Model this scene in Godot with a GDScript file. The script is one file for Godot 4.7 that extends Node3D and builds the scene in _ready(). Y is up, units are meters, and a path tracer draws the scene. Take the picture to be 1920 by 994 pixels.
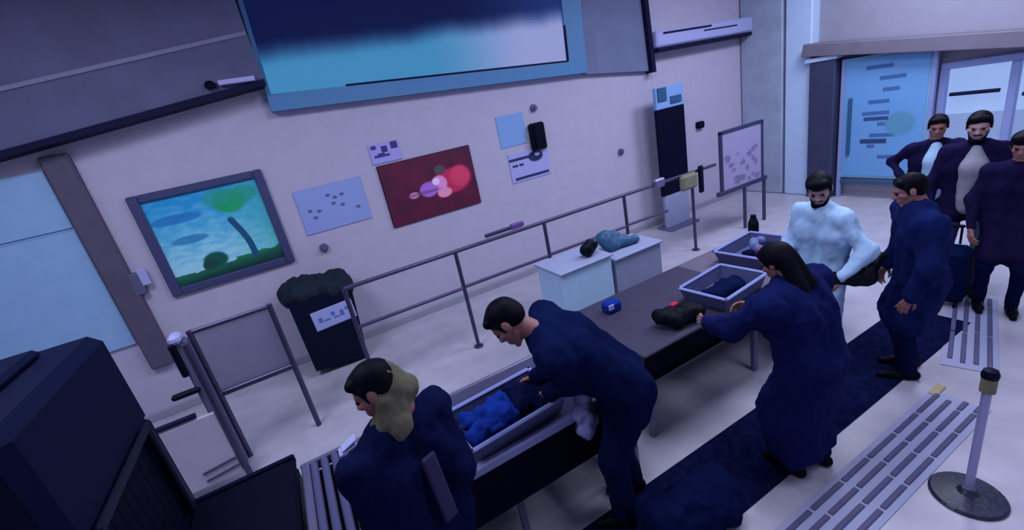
extends Node3D
# A security checkpoint seen from a ceiling camera. Axes: x runs along the back wall, z comes out of it, the camera stands over the origin.

var M := {}
var taken := {}
var rng := RandomNumberGenerator.new()
var fold_noise := FastNoiseLite.new()
var hand_cache := {}
var head_cache := []

# ---------------------------------------------------------------- materials
func grain(freq: float, low: float, high: float, seed_no: int, size := 256, octaves := 4) -> ImageTexture:
	var n := FastNoiseLite.new()
	n.seed = seed_no; n.frequency = freq; n.fractal_octaves = octaves
	var im := n.get_seamless_image(size, size)
	im.convert(Image.FORMAT_RGB8)
	for y in size:
		for x in size:
			var v: float = lerpf(low, high, im.get_pixel(x, y).r)
			im.set_pixel(x, y, Color(v, v, v))
	return ImageTexture.create_from_image(im)

func mat(called: String, c: Color, rough := 0.7, metal := 0.0, tex: Texture2D = null, scale := 1.0) -> StandardMaterial3D:
	var m := StandardMaterial3D.new()
	m.resource_name = called
	m.albedo_color = c; m.roughness = rough; m.metallic = metal
	if maxf(c.r, maxf(c.g, c.b)) < 0.25: m.metallic_specular = 0.2
	if tex:
		m.albedo_texture = tex; m.uv1_triplanar = true; m.uv1_world_triplanar = true; m.uv1_scale = Vector3.ONE * scale
	M[called] = m
	return m

func cloth(called: String, c: Color, tex: Texture2D) -> void:
	var m := mat(called, c, 0.9, 0.0, tex, 4.0)
	m.uv1_world_triplanar = false
	m.metallic_specular = 0.12
	if c.b > 0.3: m.rim_enabled = true; m.rim = 0.2; m.rim_tint = 0.8

func print_mat(called: String, im: Image, rough := 0.5) -> void:
	var m := StandardMaterial3D.new()
	m.resource_name = called
	m.albedo_texture = ImageTexture.create_from_image(im); m.roughness = rough
	M[called] = m

# ---------------------------------------------------------------- nodes
func numbered(called: String) -> String:
	var n: int = taken.get(called, 0)
	taken[called] = n + 1
	return called if n == 0 else "%s_%03d" % [called, n]

func tag(o: Node, label: String, category: String, group := "") -> Node:
	o.set_meta("label", label); o.set_meta("category", category)
	if group != "": o.set_meta("group", group)
	return o

func thing(called: String, label: String, category: String, at := Vector3.ZERO, turn := 0.0, group := "") -> Node3D:
	var o := Node3D.new()
	o.name = numbered(called); add_child(o, true)
	o.position = at; o.rotation.y = turn
	tag(o, label, category, group)
	return o

func begin() -> SurfaceTool:
	var st := SurfaceTool.new()
	st.begin(Mesh.PRIMITIVE_TRIANGLES)
	return st

func obj(called: String, st: SurfaceTool, m: Material, parent: Node = self) -> MeshInstance3D:
	var o := MeshInstance3D.new()
	o.mesh = st.commit(); o.material_override = null
	o.mesh.surface_set_material(0, m)
	o.name = numbered(called) if parent == self else called
	parent.add_child(o, true)
	return o

func struct(called: String, st: SurfaceTool, m: Material, label := "") -> MeshInstance3D:
	var o := obj(called, st, m)
	o.set_meta("kind", "structure")
	if label != "": o.set_meta("label", label)
	return o

# ---------------------------------------------------------------- shapes
func poly(st: SurfaceTool, pts: Array, n: Vector3, uvs := []) -> void:
	var cr: Vector3 = (pts[1] - pts[0]).cross(pts[2] - pts[0])
	var ccw := cr.dot(n) > 0.0
	for i in range(1, pts.size() - 1):
		for j in ([0, i + 1, i] if ccw else [0, i, i + 1]):
			st.set_normal(n)
			st.set_uv(uvs[j] if uvs.size() else Vector2(pts[j].x + pts[j].z, pts[j].y))
			st.add_vertex(pts[j])

func box(st: SurfaceTool, c: Vector3, s: Vector3, bev := 0.006, B := Basis()) -> void:
	var h := s * 0.5
	var b: float = minf(bev, 0.45 * minf(s.x, minf(s.y, s.z)))
	var q := func(sg: Vector3, full: int) -> Vector3:
		var p := Vector3(sg.x * (h.x - b), sg.y * (h.y - b), sg.z * (h.z - b))
		p[full] = sg[full] * h[full]
		return c + B * p
	for a in 3:
		var u := (a + 1) % 3
		var v := (a + 2) % 3
		for s0 in [-1.0, 1.0]:
			var pts := []
			for k in [[-1, -1], [1, -1], [1, 1], [-1, 1]]:
				var sg := Vector3(); sg[a] = s0; sg[u] = k[0]; sg[v] = k[1]
				pts.append(q.call(sg, a))
			var n := Vector3(); n[a] = s0
			poly(st, pts, B * n)
			if b <= 0.0: continue
			for s1 in [-1.0, 1.0]:      # the edge between faces a and u, along v
				var e := Vector3(); e[a] = s0; e[u] = s1
				var e0 := e; var e1 := e
				e0[v] = -1.0; e1[v] = 1.0
				poly(st, [q.call(e0, a), q.call(e1, a), q.call(e1, u), q.call(e0, u)], B * e.normalized())
				if a == 0:
					for s2 in [-1.0, 1.0]:
						var g := Vector3(s0, s1, s2)
						poly(st, [q.call(g, 0), q.call(g, 1), q.call(g, 2)], B * g.normalized())

func tube(st: SurfaceTool, a: Vector3, b: Vector3, ra: float, rb := -1.0, seg := 12, caps := true) -> void:
	if rb < 0.0: rb = ra
	var d := (b - a).normalized()
	var x := d.cross(Vector3.UP if absf(d.y) < 0.9 else Vector3.RIGHT).normalized()
	var y := d.cross(x)
	var ring := []
	for i in seg + 1:
		var t := TAU * i / seg
		ring.append(x * cos(t) + y * sin(t))
	for i in seg:
		var n0: Vector3 = ring[i]
		var n1: Vector3 = ring[i + 1]
		var quad := [a + n0 * ra, a + n1 * ra, b + n1 * rb, b + n0 * rb]
		var ns := [n0, n1, n1, n0]
		var ccw: bool = (quad[1] - quad[0]).cross(quad[2] - quad[0]).dot(n0) > 0.0
		for j in ([0, 2, 1, 0, 3, 2] if ccw else [0, 1, 2, 0, 2, 3]):
			st.set_normal(ns[j]); st.set_uv(Vector2.ZERO); st.add_vertex(quad[j])
		if caps:
			if ra > 0.0: poly(st, [a, a + n0 * ra, a + n1 * ra], -d)
			if rb > 0.0: poly(st, [b, b + n0 * rb, b + n1 * rb], d)

func lathe(st: SurfaceTool, at: Vector3, profile: Array, seg := 24) -> void:   # profile: Vector2(radius, height), from the bottom up
	for k in profile.size() - 1:
		var p: Vector2 = profile[k]
		var q: Vector2 = profile[k + 1]
		var slope := Vector2(q.y - p.y, p.x - q.x).normalized()
		for i in seg:
			var t0 := TAU * i / seg
			var t1 := TAU * (i + 1) / seg
			var d0 := Vector3(cos(t0), 0, sin(t0))
			var d1 := Vector3(cos(t1), 0, sin(t1))
			var n := ((d0 + d1).normalized() * slope.x + Vector3.UP * slope.y).normalized()
			var pts := [at + d0 * p.x + Vector3.UP * p.y, at + d1 * p.x + Vector3.UP * p.y, at + d1 * q.x + Vector3.UP * q.y, at + d0 * q.x + Vector3.UP * q.y]
			if p.x < 1e-5: pts.remove_at(0)
			elif q.x < 1e-5: pts.remove_at(3)
			poly(st, pts, n)

func prism(st: SurfaceTool, outline: Array, z0: float, z1: float) -> void:     # a convex outline in x, y given some depth
	var f := []; var bk := []
	for p in outline:
		f.append(Vector3(p.x, p.y, z1)); bk.append(Vector3(p.x, p.y, z0))
	poly(st, f, Vector3(0, 0, 1)); poly(st, bk, Vector3(0, 0, -1))
	var c := Vector2()
	for p in outline: c += p / outline.size()
	for i in outline.size():
		var j := (i + 1) % outline.size()
		var e: Vector2 = (outline[j] - outline[i]).normalized()
		var n := Vector2(e.y, -e.x)
		if n.dot((outline[i] + outline[j]) * 0.5 - c) < 0.0: n = -n
		poly(st, [bk[i], bk[j], f[j], f[i]], Vector3(n.x, n.y, 0))

func picture(st: SurfaceTool, c: Vector3, w: float, h: float, B := Basis()) -> void:   # a printed face that looks along +z
	var p := []
	for k in [[-0.5, 0.5], [0.5, 0.5], [0.5, -0.5], [-0.5, -0.5]]: p.append(c + B * Vector3(k[0] * w, k[1] * h, 0))
	poly(st, p, B * Vector3(0, 0, 1), [Vector2(0, 0), Vector2(1, 0), Vector2(1, 1), Vector2(0, 1)])

# ---------------------------------------------------------------- soft bodies: a field of capsules and ellipsoids, meshed with surface nets
func cap(a: Vector3, b: Vector3, ra: float, rb: float) -> Array: return [a, b, ra, rb]
func egg(c: Vector3, r: Vector3, B := Basis()) -> Array: return [c, r, B]

func blob(prims: Array, cell: float, k: float, folds := 0.0) -> Array:
	var lo := Vector3.ONE * 1e9
	var hi := -lo
	var pad := 3.0 * k + 2.0 * cell
	var boxes := []
	for p in prims:
		var l: Vector3; var h: Vector3
		if p.size() == 4:
			var r: float = maxf(p[2], p[3]) + pad
			l = p[0].min(p[1]) - Vector3.ONE * r; h = p[0].max(p[1]) + Vector3.ONE * r
		else:
			var B: Basis = p[2]
			var e := Vector3()
			for a in 3: e[a] = sqrt(pow(B.x[a] * p[1].x, 2) + pow(B.y[a] * p[1].y, 2) + pow(B.z[a] * p[1].z, 2)) + pad
			l = p[0] - e; h = p[0] + e
		boxes.append([l, h]); lo = lo.min(l); hi = hi.max(h)
	var nx := int((hi.x - lo.x) / cell) + 2
	var ny := int((hi.y - lo.y) / cell) + 2
	var nz := int((hi.z - lo.z) / cell) + 2
	var S := PackedFloat32Array(); S.resize(nx * ny * nz)
	var r0 := PackedInt32Array(); r0.resize(ny * nz); r0.fill(nx)
	var r1 := PackedInt32Array(); r1.resize(ny * nz); r1.fill(-1)
	for n in prims.size():
		var p: Array = prims[n]
		var l: Vector3 = (boxes[n][0] - lo) / cell
		var h: Vector3 = (boxes[n][1] - lo) / cell
		var x0 := maxi(0, int(l.x)); var x1 := mini(nx - 1, int(h.x) + 1)
		var is_cap := p.size() == 4
		var a: Vector3 = p[0]
		var ba := Vector3(); var inv := 0.0; var ra := 0.0; var dr := 0.0
		var T := Basis(); var rm := 0.0
		if is_cap:
			ba = p[1] - a; inv = 1.0 / maxf(ba.length_squared(), 1e-9); ra = p[2]; dr = p[3] - p[2]
		else:
			T = Basis.from_scale(Vector3(1.0 / p[1].x, 1.0 / p[1].y, 1.0 / p[1].z)) * p[2].inverse()
			rm = minf(p[1].x, minf(p[1].y, p[1].z))
		for z in range(maxi(0, int(l.z)), mini(nz - 1, int(h.z) + 1) + 1):
			for y in range(maxi(0, int(l.y)), mini(ny - 1, int(h.y) + 1) + 1):
				var row := z * ny + y
				r0[row] = mini(r0[row], x0); r1[row] = maxi(r1[row], x1)
				var i := row * nx + x0
				var q := Vector3(lo.x + x0 * cell, lo.y + y * cell, lo.z + z * cell) - a
				for x in range(x0, x1 + 1):
					var d: float
					if is_cap:
						var t := clampf(q.dot(ba) * inv, 0.0, 1.0)
						d = (q - ba * t).length() - ra - dr * t
					else:
						d = ((T * q).length() - 1.0) * rm
					if d < pad: S[i] += exp(minf(-d / k, 60.0))
					i += 1
					q.x += cell
	var ids := PackedInt32Array(); ids.resize(S.size()); ids.fill(-1)
	var V := PackedVector3Array(); var I := PackedInt32Array()
	var sx := 1; var sy := nx; var sz := nx * ny
	var off := [0, sx, sy, sx + sy, sz, sx + sz, sy + sz, sx + sy + sz]
	var at := [Vector3(0, 0, 0), Vector3(1, 0, 0), Vector3(0, 1, 0), Vector3(1, 1, 0), Vector3(0, 0, 1), Vector3(1, 0, 1), Vector3(0, 1, 1), Vector3(1, 1, 1)]
	var edges := [[0, 1], [2, 3], [4, 5], [6, 7], [0, 2], [1, 3], [4, 6], [5, 7], [0, 4], [1, 5], [2, 6], [3, 7]]
	var val := [0.0, 0.0, 0.0, 0.0, 0.0, 0.0, 0.0, 0.0]
	for z in nz - 1:
		for y in ny - 1:
			var row := z * ny + y
			for x in range(maxi(0, r0[row] - 1), mini(nx - 2, r1[row]) + 1):
				var i := row * nx + x
				var inside := 0
				if S[i] > 1.0: inside += 1
				if S[i + 1] > 1.0: inside += 1
				if S[i + sy] > 1.0: inside += 1
				if S[i + sy + 1] > 1.0: inside += 1
				if S[i + sz] > 1.0: inside += 1
				if S[i + sz + 1] > 1.0: inside += 1
				if S[i + sz + sy] > 1.0: inside += 1
				if S[i + sz + sy + 1] > 1.0: inside += 1
				if inside == 0 or inside == 8: continue
				for c in 8: val[c] = -log(maxf(S[i + off[c]], 1e-4))
				var sum := Vector3(); var cnt := 0
				for e in edges:
					var v0: float = val[e[0]]
					var v1: float = val[e[1]]
					if (v0 < 0.0) != (v1 < 0.0):
						sum += at[e[0]].lerp(at[e[1]], v0 / (v0 - v1)); cnt += 1
				ids[i] = V.size()
				V.append(lo + (Vector3(x, y, z) + sum / maxi(cnt, 1)) * cell)
	for z in range(1, nz - 1):
		for y in range(1, ny - 1):
			var row := z * ny + y
			for x in range(maxi(1, r0[row] - 1), mini(nx - 2, r1[row]) + 1):
				var i := row * nx + x
				if ids[i] < 0: continue
				var s0 := S[i] > 1.0
				for e in 3:
					var st: int = [sx, sy, sz][e]
					if (S[i + st] > 1.0) == s0: continue
					var u: int = [sy, sz, sx][e]
					var w: int = [sz, sx, sy][e]
					var q0 := ids[i]; var q1 := ids[i - u]; var q2 := ids[i - u - w]; var q3 := ids[i - w]
					if q1 < 0 or q2 < 0 or q3 < 0: continue
					I.append_array([q0, q2, q1, q0, q3, q2] if s0 else [q0, q1, q2, q0, q2, q3])
	var N := normals_of(V, I)
	if folds > 0.0:
		for i in V.size():
			var p := V[i]
			V[i] = p + N[i] * folds * (fold_noise.get_noise_3d(p.x * 1.6, p.y * 0.8, p.z * 1.6) * 1.3 + 0.5 * fold_noise.get_noise_3d(p.x * 4.0, p.y * 2.5 + 7.0, p.z * 4.0))
		N = normals_of(V, I)
	return [V, N, I]

func normals_of(V: PackedVector3Array, I: PackedInt32Array) -> PackedVector3Array:
	var N := PackedVector3Array(); N.resize(V.size())
	for t in range(0, I.size(), 3):
		var f := (V[I[t + 2]] - V[I[t]]).cross(V[I[t + 1]] - V[I[t]])
		N[I[t]] += f; N[I[t + 1]] += f; N[I[t + 2]] += f
	for i in N.size(): N[i] = N[i].normalized()
	return N

func soft(called: String, pieces: Array, m: Material, parent: Node) -> MeshInstance3D:     # pieces: [blob, Transform3D]
	var V := PackedVector3Array(); var N := PackedVector3Array(); var I := PackedInt32Array()
	for pc in pieces:
		var b: Array = pc[0]
		var X: Transform3D = pc[1]
		var o := V.size()
		var nb := X.basis.inverse().transposed()
		for v in b[0]: V.append(X * v)
		for n in b[1]: N.append((nb * n).normalized())
		var flip := X.basis.determinant() < 0.0
		var idx: PackedInt32Array = b[2]
		for t in range(0, idx.size(), 3):
			I.append(idx[t] + o)
			I.append(idx[t + (2 if flip else 1)] + o)
			I.append(idx[t + (1 if flip else 2)] + o)
	var arr := []; arr.resize(Mesh.ARRAY_MAX)
	arr[Mesh.ARRAY_VERTEX] = V; arr[Mesh.ARRAY_NORMAL] = N; arr[Mesh.ARRAY_INDEX] = I
	var am := ArrayMesh.new()
	am.add_surface_from_arrays(Mesh.PRIMITIVE_TRIANGLES, arr)
	am.surface_set_material(0, m)
	var o := MeshInstance3D.new()
	o.mesh = am
	o.name = numbered(called) if parent == self else called
	parent.add_child(o, true)
	return o

# ---------------------------------------------------------------- people
func hand(curl: float) -> Array:        # a left hand: wrist at the origin, fingers along +y, palm facing +z, thumb on +x
	if hand_cache.has(curl): return hand_cache[curl]
	var pr := [cap(Vector3(0, -0.03, 0), Vector3(0, 0.01, 0), 0.024, 0.024), cap(Vector3(0.016, 0.02, 0), Vector3(0.026, 0.075, 0), 0.016, 0.0115), cap(Vector3(-0.012, 0.02, 0), Vector3(-0.026, 0.07, 0), 0.016, 0.0115), cap(Vector3(0, 0.02, 0), Vector3(0, 0.078, 0), 0.015, 0.0125)]
	var base := [[0.028, 0.08, 0.042, 0.10], [0.009, 0.086, 0.047, 0.03], [-0.010, 0.083, 0.043, -0.04], [-0.028, 0.073, 0.034, -0.12]]
	for f in base:
		var p := Vector3(f[0], f[1], 0)
		var ln: float = f[2]
		var bend := 0.15 + curl * 0.5
		for s in 3:
			var d := Vector3(sin(f[3]), cos(bend) * cos(f[3]), sin(bend)).normalized()
			var q := p + d * ln
			pr.append(cap(p, q, 0.0095 - 0.0008 * s, 0.0088 - 0.0008 * s))
			p = q; ln *= 0.68; bend += curl * 0.75 + 0.08
	var t0 := Vector3(0.018, 0.012, 0.004)
	var t1 := t0 + Vector3(0.030, 0.030, 0.010)
	var t2 := t1 + Vector3(0.012, 0.030, 0.010 + 0.016 * curl)
	pr.append_array([cap(t0, t1, 0.014, 0.011), cap(t1, t2, 0.011, 0.0085), cap(t2, t2 + Vector3(-0.004 * curl, 0.022, 0.012 * curl), 0.0095, 0.0075)])
	hand_cache[curl] = blob(pr, 0.0034, 0.0035)
	return hand_cache[curl]

func head_shape() -> Array:             # centred between the ears, face along +z
	if head_cache.size() == 0:
		var pr := [
			egg(Vector3(0, 0.035, -0.012), Vector3(0.074, 0.086, 0.094)), egg(Vector3(0, -0.035, 0.030), Vector3(0.058, 0.074, 0.058)),
			cap(Vector3(-0.018, -0.100, 0.066), Vector3(0.018, -0.100, 0.066), 0.015, 0.015), cap(Vector3(0.050, -0.05, 0.005), Vector3(0.030, -0.095, 0.05), 0.014, 0.012),
			cap(Vector3(-0.050, -0.05, 0.005), Vector3(-0.030, -0.095, 0.05), 0.014, 0.012),
			cap(Vector3(0, 0.016, 0.084), Vector3(0, -0.022, 0.106), 0.0075, 0.011), cap(Vector3(-0.012, -0.027, 0.094), Vector3(0.012, -0.027, 0.094), 0.0085, 0.0085),
			cap(Vector3(-0.04, 0.026, 0.070), Vector3(-0.010, 0.026, 0.082), 0.008, 0.008), cap(Vector3(0.04, 0.026, 0.070), Vector3(0.010, 0.026, 0.082), 0.008, 0.008),
			cap(Vector3(-0.020, -0.058, 0.081), Vector3(0.020, -0.058, 0.081), 0.0065, 0.0065), cap(Vector3(-0.017, -0.070, 0.079), Vector3(0.017, -0.070, 0.079), 0.007, 0.007),
			cap(Vector3(-0.046, -0.012, 0.062), Vector3(-0.050, -0.020, 0.04), 0.014, 0.016), cap(Vector3(0.046, -0.012, 0.062), Vector3(0.050, -0.020, 0.04), 0.014, 0.016),
			egg(Vector3(0.079, -0.002, -0.006), Vector3(0.008, 0.030, 0.019)), egg(Vector3(-0.079, -0.002, -0.006), Vector3(0.008, 0.030, 0.019)),
			cap(Vector3(0, -0.05, -0.025), Vector3(0, -0.13, -0.035), 0.052, 0.054)]
		head_cache = blob(pr, 0.0055, 0.0055)
	return head_cache

func hair_shape(kind: String) -> Array:
	var pr := [egg(Vector3(0, 0.052, -0.020), Vector3(0.080, 0.080, 0.096)), egg(Vector3(0, 0.01, -0.050), Vector3(0.076, 0.075, 0.066)),
		cap(Vector3(-0.05, 0.088, 0.050), Vector3(0.05, 0.088, 0.050), 0.022, 0.022), cap(Vector3(0.072, 0.05, 0.02), Vector3(0.074, -0.005, 0.016), 0.011, 0.007), cap(Vector3(-0.072, 0.05, 0.02), Vector3(-0.074, -0.005, 0.016), 0.011, 0.007)]
	if kind == "thick":
		pr.append_array([egg(Vector3(0, 0.085, 0.01), Vector3(0.078, 0.052, 0.088)), cap(Vector3(-0.045, 0.10, 0.07), Vector3(0.05, 0.105, 0.07), 0.022, 0.026)])
	if kind == "long":
		pr.append_array([cap(Vector3(0.03, 0.0, -0.07), Vector3(0.05, -0.20, -0.085), 0.055, 0.05), cap(Vector3(-0.03, 0.0, -0.07), Vector3(-0.05, -0.20, -0.085), 0.055, 0.05), egg(Vector3(0, 0.04, -0.02), Vector3(0.092, 0.09, 0.1))])
	return blob(pr, 0.0065, 0.008, 0.004)

func mid_joint(a: Vector3, c: Vector3, l1: float, l2: float, pole: Vector3) -> Vector3:
	var d := c - a
	var L := clampf(d.length(), 0.05, (l1 + l2) * 0.999)
	var u := d.normalized()
	var x := (l1 * l1 - l2 * l2 + L * L) / (2.0 * L)
	var y := sqrt(maxf(l1 * l1 - x * x, 0.0))
	return a + u * x + (pole - u * pole.dot(u)).normalized() * y

func person(o: Dictionary) -> Node3D:
	var H: float = o.height
	var at: Vector3 = o.at
	var f: Vector3 = o.face.normalized()
	var side := Vector3.UP.cross(f).normalized()               # the person's own left
	var lean: float = o.get("lean", 0.05)
	var hip: Vector3 = at + Vector3.UP * (0.525 * H) + o.get("hip_shift", Vector3.ZERO)
	var up := (Vector3.UP * cos(lean) + f * sin(lean)).normalized()
	var chest := hip + up * 0.21 * H
	var up2 := (Vector3.UP * cos(lean * 1.25) + f * sin(lean * 1.25)).normalized()
	var neck := chest + up2 * 0.105 * H
	var fwd := f * cos(lean) - Vector3.UP * sin(lean)
	var look: Vector3 = o.get("look", f).normalized()
	var hc: Vector3 = o.get("head", neck + (up2 + f * 0.18).normalized() * 0.105 * H)
	var hx: Vector3 = (o.get("crown", up2) as Vector3).cross(look).normalized()
	var HB := Basis(hx, look.cross(hx).normalized(), look).scaled_local(Vector3.ONE * (H / 1.72))
	var HX := Transform3D(HB, hc)
	var g: float = H / 1.75 * o.get("girth", 1.0)
	var root := thing(o.get("called", "person"), o.label, "person", at, 0.0, o.get("group", ""))
	var to_root := Transform3D(Basis(), -at)
	var sk := []; var jk := []; var tr := []
	var sh := {}; var wr := {}; var el := {}; var hp := {}; var kn := {}; var an := {}
	for s in [1, -1]:
		sh[s] = neck + side * s * 0.112 * H * o.get("girth", 1.0) - up2 * 0.025 * H
		var dw: Vector3 = sh[s] - Vector3.UP * 0.31 * H + side * s * 0.045 * H + f * 0.05 * H
		wr[s] = o.get("wrist_left" if s == 1 else "wrist_right", dw)
		var reach: Vector3 = wr[s] - sh[s]
		if reach.length() > 0.325 * H: wr[s] = sh[s] + reach.normalized() * 0.325 * H
		el[s] = mid_joint(sh[s], wr[s], 0.172 * H, 0.158 * H, o.get("elbow_pole", -f + side * s * 0.9 - Vector3.UP * 0.4))
		hp[s] = hip + side * s * 0.052 * H - Vector3.UP * 0.01 * H
		an[s] = at + side * s * 0.065 * H + Vector3.UP * 0.048 * H + f * (0.02 + s * o.get("stride", 0.03))
		kn[s] = mid_joint(hp[s], an[s], 0.245 * H, 0.235 * H, f + side * s * 0.15)
		sk.append_array([cap(sh[s], el[s], 0.043 * g, 0.036 * g), cap(el[s], wr[s], 0.036 * g, 0.026 * g), cap(hp[s], kn[s], 0.066 * g, 0.048 * g), cap(kn[s], an[s], 0.047 * g, 0.034 * g), cap(an[s] - Vector3.UP * (0.048 * H - 0.036), an[s] + f * 0.13 - Vector3.UP * (0.048 * H - 0.034), 0.028, 0.022)])
		jk.append_array([cap(sh[s], el[s], 0.064 * g, 0.055 * g), cap(el[s], wr[s].lerp(el[s], 0.06), 0.054 * g, 0.041 * g), cap(neck.lerp(sh[s], 0.35), sh[s], 0.060 * g, 0.063 * g)])
		tr.append_array([cap(hp[s], kn[s], 0.088 * g, 0.066 * g), cap(kn[s], an[s] + Vector3.UP * 0.01, 0.064 * g, 0.055 * g)])
	for s in [1, -1]:
		sk.append_array([cap(hip + side * s * 0.05 * H, chest + side * s * 0.055 * H, 0.080 * g, 0.085 * g), cap(chest + side * s * 0.055 * H, neck + side * s * 0.04 * H - up2 * 0.06, 0.085 * g, 0.06 * g)])
		jk.append_array([cap(hip + side * s * 0.052 * H + up * 0.02, chest + side * s * 0.058 * H, 0.104 * g, 0.108 * g), cap(chest + side * s * 0.058 * H, neck + side * s * 0.045 * H - up2 * 0.07, 0.108 * g, 0.082 * g)])
		tr.append(cap(hip + side * s * 0.045 * H, hip + side * s * 0.05 * H - Vector3.UP * 0.06, 0.098 * g, 0.092 * g))
	sk.append(cap(neck - up2 * 0.05, hc - HB.y * 0.06 - HB.z * 0.02, 0.062, 0.052))
	jk.append(cap(neck - up2 * 0.05, neck + up2 * 0.012, 0.078 * g, 0.066 * g))           # collar
	var hem: float = o.get("hem", 0.06)                                                    # how far the upper garment falls below the hip
	for s in [1, -1]:
		jk.append(cap(hip + side * s * 0.045 * H, hip.lerp((kn[1] + kn[-1]) * 0.5, minf(hem / (0.25 * H), 1.0)) + side * s * 0.05 * H, 0.105 * g, (0.108 + 0.05 * hem) * g))
		if hem > 0.25 * H:
			var low: Vector3 = (an[1] + an[-1]) * 0.5
			jk.append(cap((kn[1] + kn[-1]) * 0.5 + side * s * 0.05 * H, ((kn[1] + kn[-1]) * 0.5).lerp(low, (hem - 0.25 * H) / (0.24 * H)) + side * s * 0.055 * H, 0.12 * g, 0.125 * g))
	var pieces := [[blob(sk, 0.013, 0.014), to_root], [head_shape(), to_root * HX]]
	for s in [1, -1]:
		var d: Vector3 = (wr[s] - el[s]).normalized()
		d = (d + o.get("hand_bend", Vector3.ZERO)).normalized()
		var pn: Vector3 = o.get("palm", -side * s * 0.7 - f * 0.2 - Vector3.UP * 0.3)
		var z := (pn - d * pn.dot(d)).normalized()
		var X := Basis(d.cross(z), d, z)
		if s == -1: X = Basis(-X.x, X.y, X.z)
		X = X.scaled_local(Vector3.ONE * (H / 1.78))
		pieces.append([hand(o.get("curl", 0.45)), to_root * Transform3D(X, wr[s])])
	soft("body", pieces, M[o.skin], root)
	var top := soft(o.get("top_part", "jacket"), [[blob(jk, 0.014, o.get("drape", 0.020), o.get("folds", 0.014)), to_root]], M[o.top], root)
	if o.has("top_label"): top.set_meta("label", o.top_label)
	soft("trousers", [[blob(tr, 0.015, 0.016, 0.010), to_root]], M[o.bottom], root)
	for s in [1, -1]:
		var a0: Vector3 = an[s] - Vector3.UP * (0.048 * H - 0.036)
		soft("shoe", [[blob([cap(a0 - f * 0.05, a0 + f * 0.10, 0.040, 0.036), cap(a0 + f * 0.08 - Vector3.UP * 0.004, a0 + f * 0.175 - Vector3.UP * 0.010, 0.038, 0.026), cap(a0, an[s] + Vector3.UP * 0.02, 0.040, 0.042)], 0.009, 0.008), to_root]], M[o.get("shoes", "shoe_black")], root)
	if o.hair != "none":
		soft("hair", [[hair_shape(o.hair), to_root * HX]], M[o.get("hair_mat", "hair_black")], root)
	if o.get("beard", false):
		var b := blob([cap(Vector3(-0.058, -0.035, 0.018), Vector3(-0.036, -0.092, 0.056), 0.012, 0.018), cap(Vector3(0.058, -0.035, 0.018), Vector3(0.036, -0.092, 0.056), 0.012, 0.018), cap(Vector3(-0.03, -0.108, 0.068), Vector3(0.03, -0.108, 0.068), 0.022, 0.022), cap(Vector3(-0.026, -0.047, 0.088), Vector3(0.026, -0.047, 0.088), 0.006, 0.006)], 0.005, 0.006, 0.003)
		soft("beard", [[b, to_root * HX]], M["hair_black"], root)
	for s in [1, -1]:
		var e := begin()
		var ec := HX * Vector3(0.031 * s, 0.008, 0.0795)
		var er := 0.0115
		for i in 5:
			for j in 8:
				var q := []
				for c in [[i, j], [i, j + 1], [i + 1, j + 1], [i + 1, j]]:
					var th: float = PI * c[0] / 5.0
					var ph: float = TAU * c[1] / 8.0
					q.append(ec - at + Vector3(sin(th) * cos(ph), cos(th), sin(th) * sin(ph)) * er)
				if i == 0: q.remove_at(1)
				elif i == 4: q.remove_at(3)
				poly(e, q, ((q[0] + q[1] + q[2]) / 3.0 - (ec - at)).normalized())
		obj("eye", e, M.eye, root)
	root.set_meta("joints", 0)
	root.remove_meta("joints")
	o.out = {"neck": neck, "chest": chest, "hip": hip, "side": side, "fwd": fwd, "up": up2, "HX": HX, "wr": wr, "sh": sh, "root": root, "to_root": to_root}
	return root

# ---------------------------------------------------------------- trays, bags
func tray(at: Vector3, turn: float, w: float, d: float, h: float, label: String) -> Node3D:
	var t := thing("security_tray", label, "tray", at, turn, "grey plastic security trays")
	var st := begin()
	var k := 0.86
	var outer := [Vector3(-w / 2, h, -d / 2), Vector3(w / 2, h, -d / 2), Vector3(w / 2, h, d / 2), Vector3(-w / 2, h, d / 2)]
	for i in 4:
		var a: Vector3 = outer[i]
		var b: Vector3 = outer[(i + 1) % 4]
		var a2 := Vector3(a.x * k, 0.0, a.z * k); var b2 := Vector3(b.x * k, 0.0, b.z * k)
		var n := ((a + b) * 0.5 * Vector3(1, 0, 1)).normalized()
		var th := n * 0.012
		poly(st, [a, b, b2, a2], (n - Vector3.UP * 0.25).normalized())
		poly(st, [a - th, b - th, b2 - th + Vector3.UP * 0.01, a2 - th + Vector3.UP * 0.01], (-n + Vector3.UP * 0.25).normalized())
	poly(st, [Vector3(-w / 2 * k, 0, -d / 2 * k), Vector3(w / 2 * k, 0, -d / 2 * k), Vector3(w / 2 * k, 0, d / 2 * k), Vector3(-w / 2 * k, 0, d / 2 * k)], Vector3.DOWN)
	poly(st, [Vector3(-w / 2 * k, 0.01, -d / 2 * k), Vector3(w / 2 * k, 0.01, -d / 2 * k), Vector3(w / 2 * k, 0.01, d / 2 * k), Vector3(-w / 2 * k, 0.01, d / 2 * k)], Vector3.UP)
	obj("shell", st, M.tray, t)
	var rim := begin()
	for i in 4:
		var a: Vector3 = outer[i]
		var b: Vector3 = outer[(i + 1) % 4]
		var dir := (b - a).normalized()
		box(rim, (a + b) * 0.5, Vector3((b - a).length() + 0.034, 0.02, 0.034), 0.008, Basis(dir, Vector3.UP, dir.cross(Vector3.UP)))
	obj("rim", rim, M.tray_rim, t)
	return t

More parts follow.
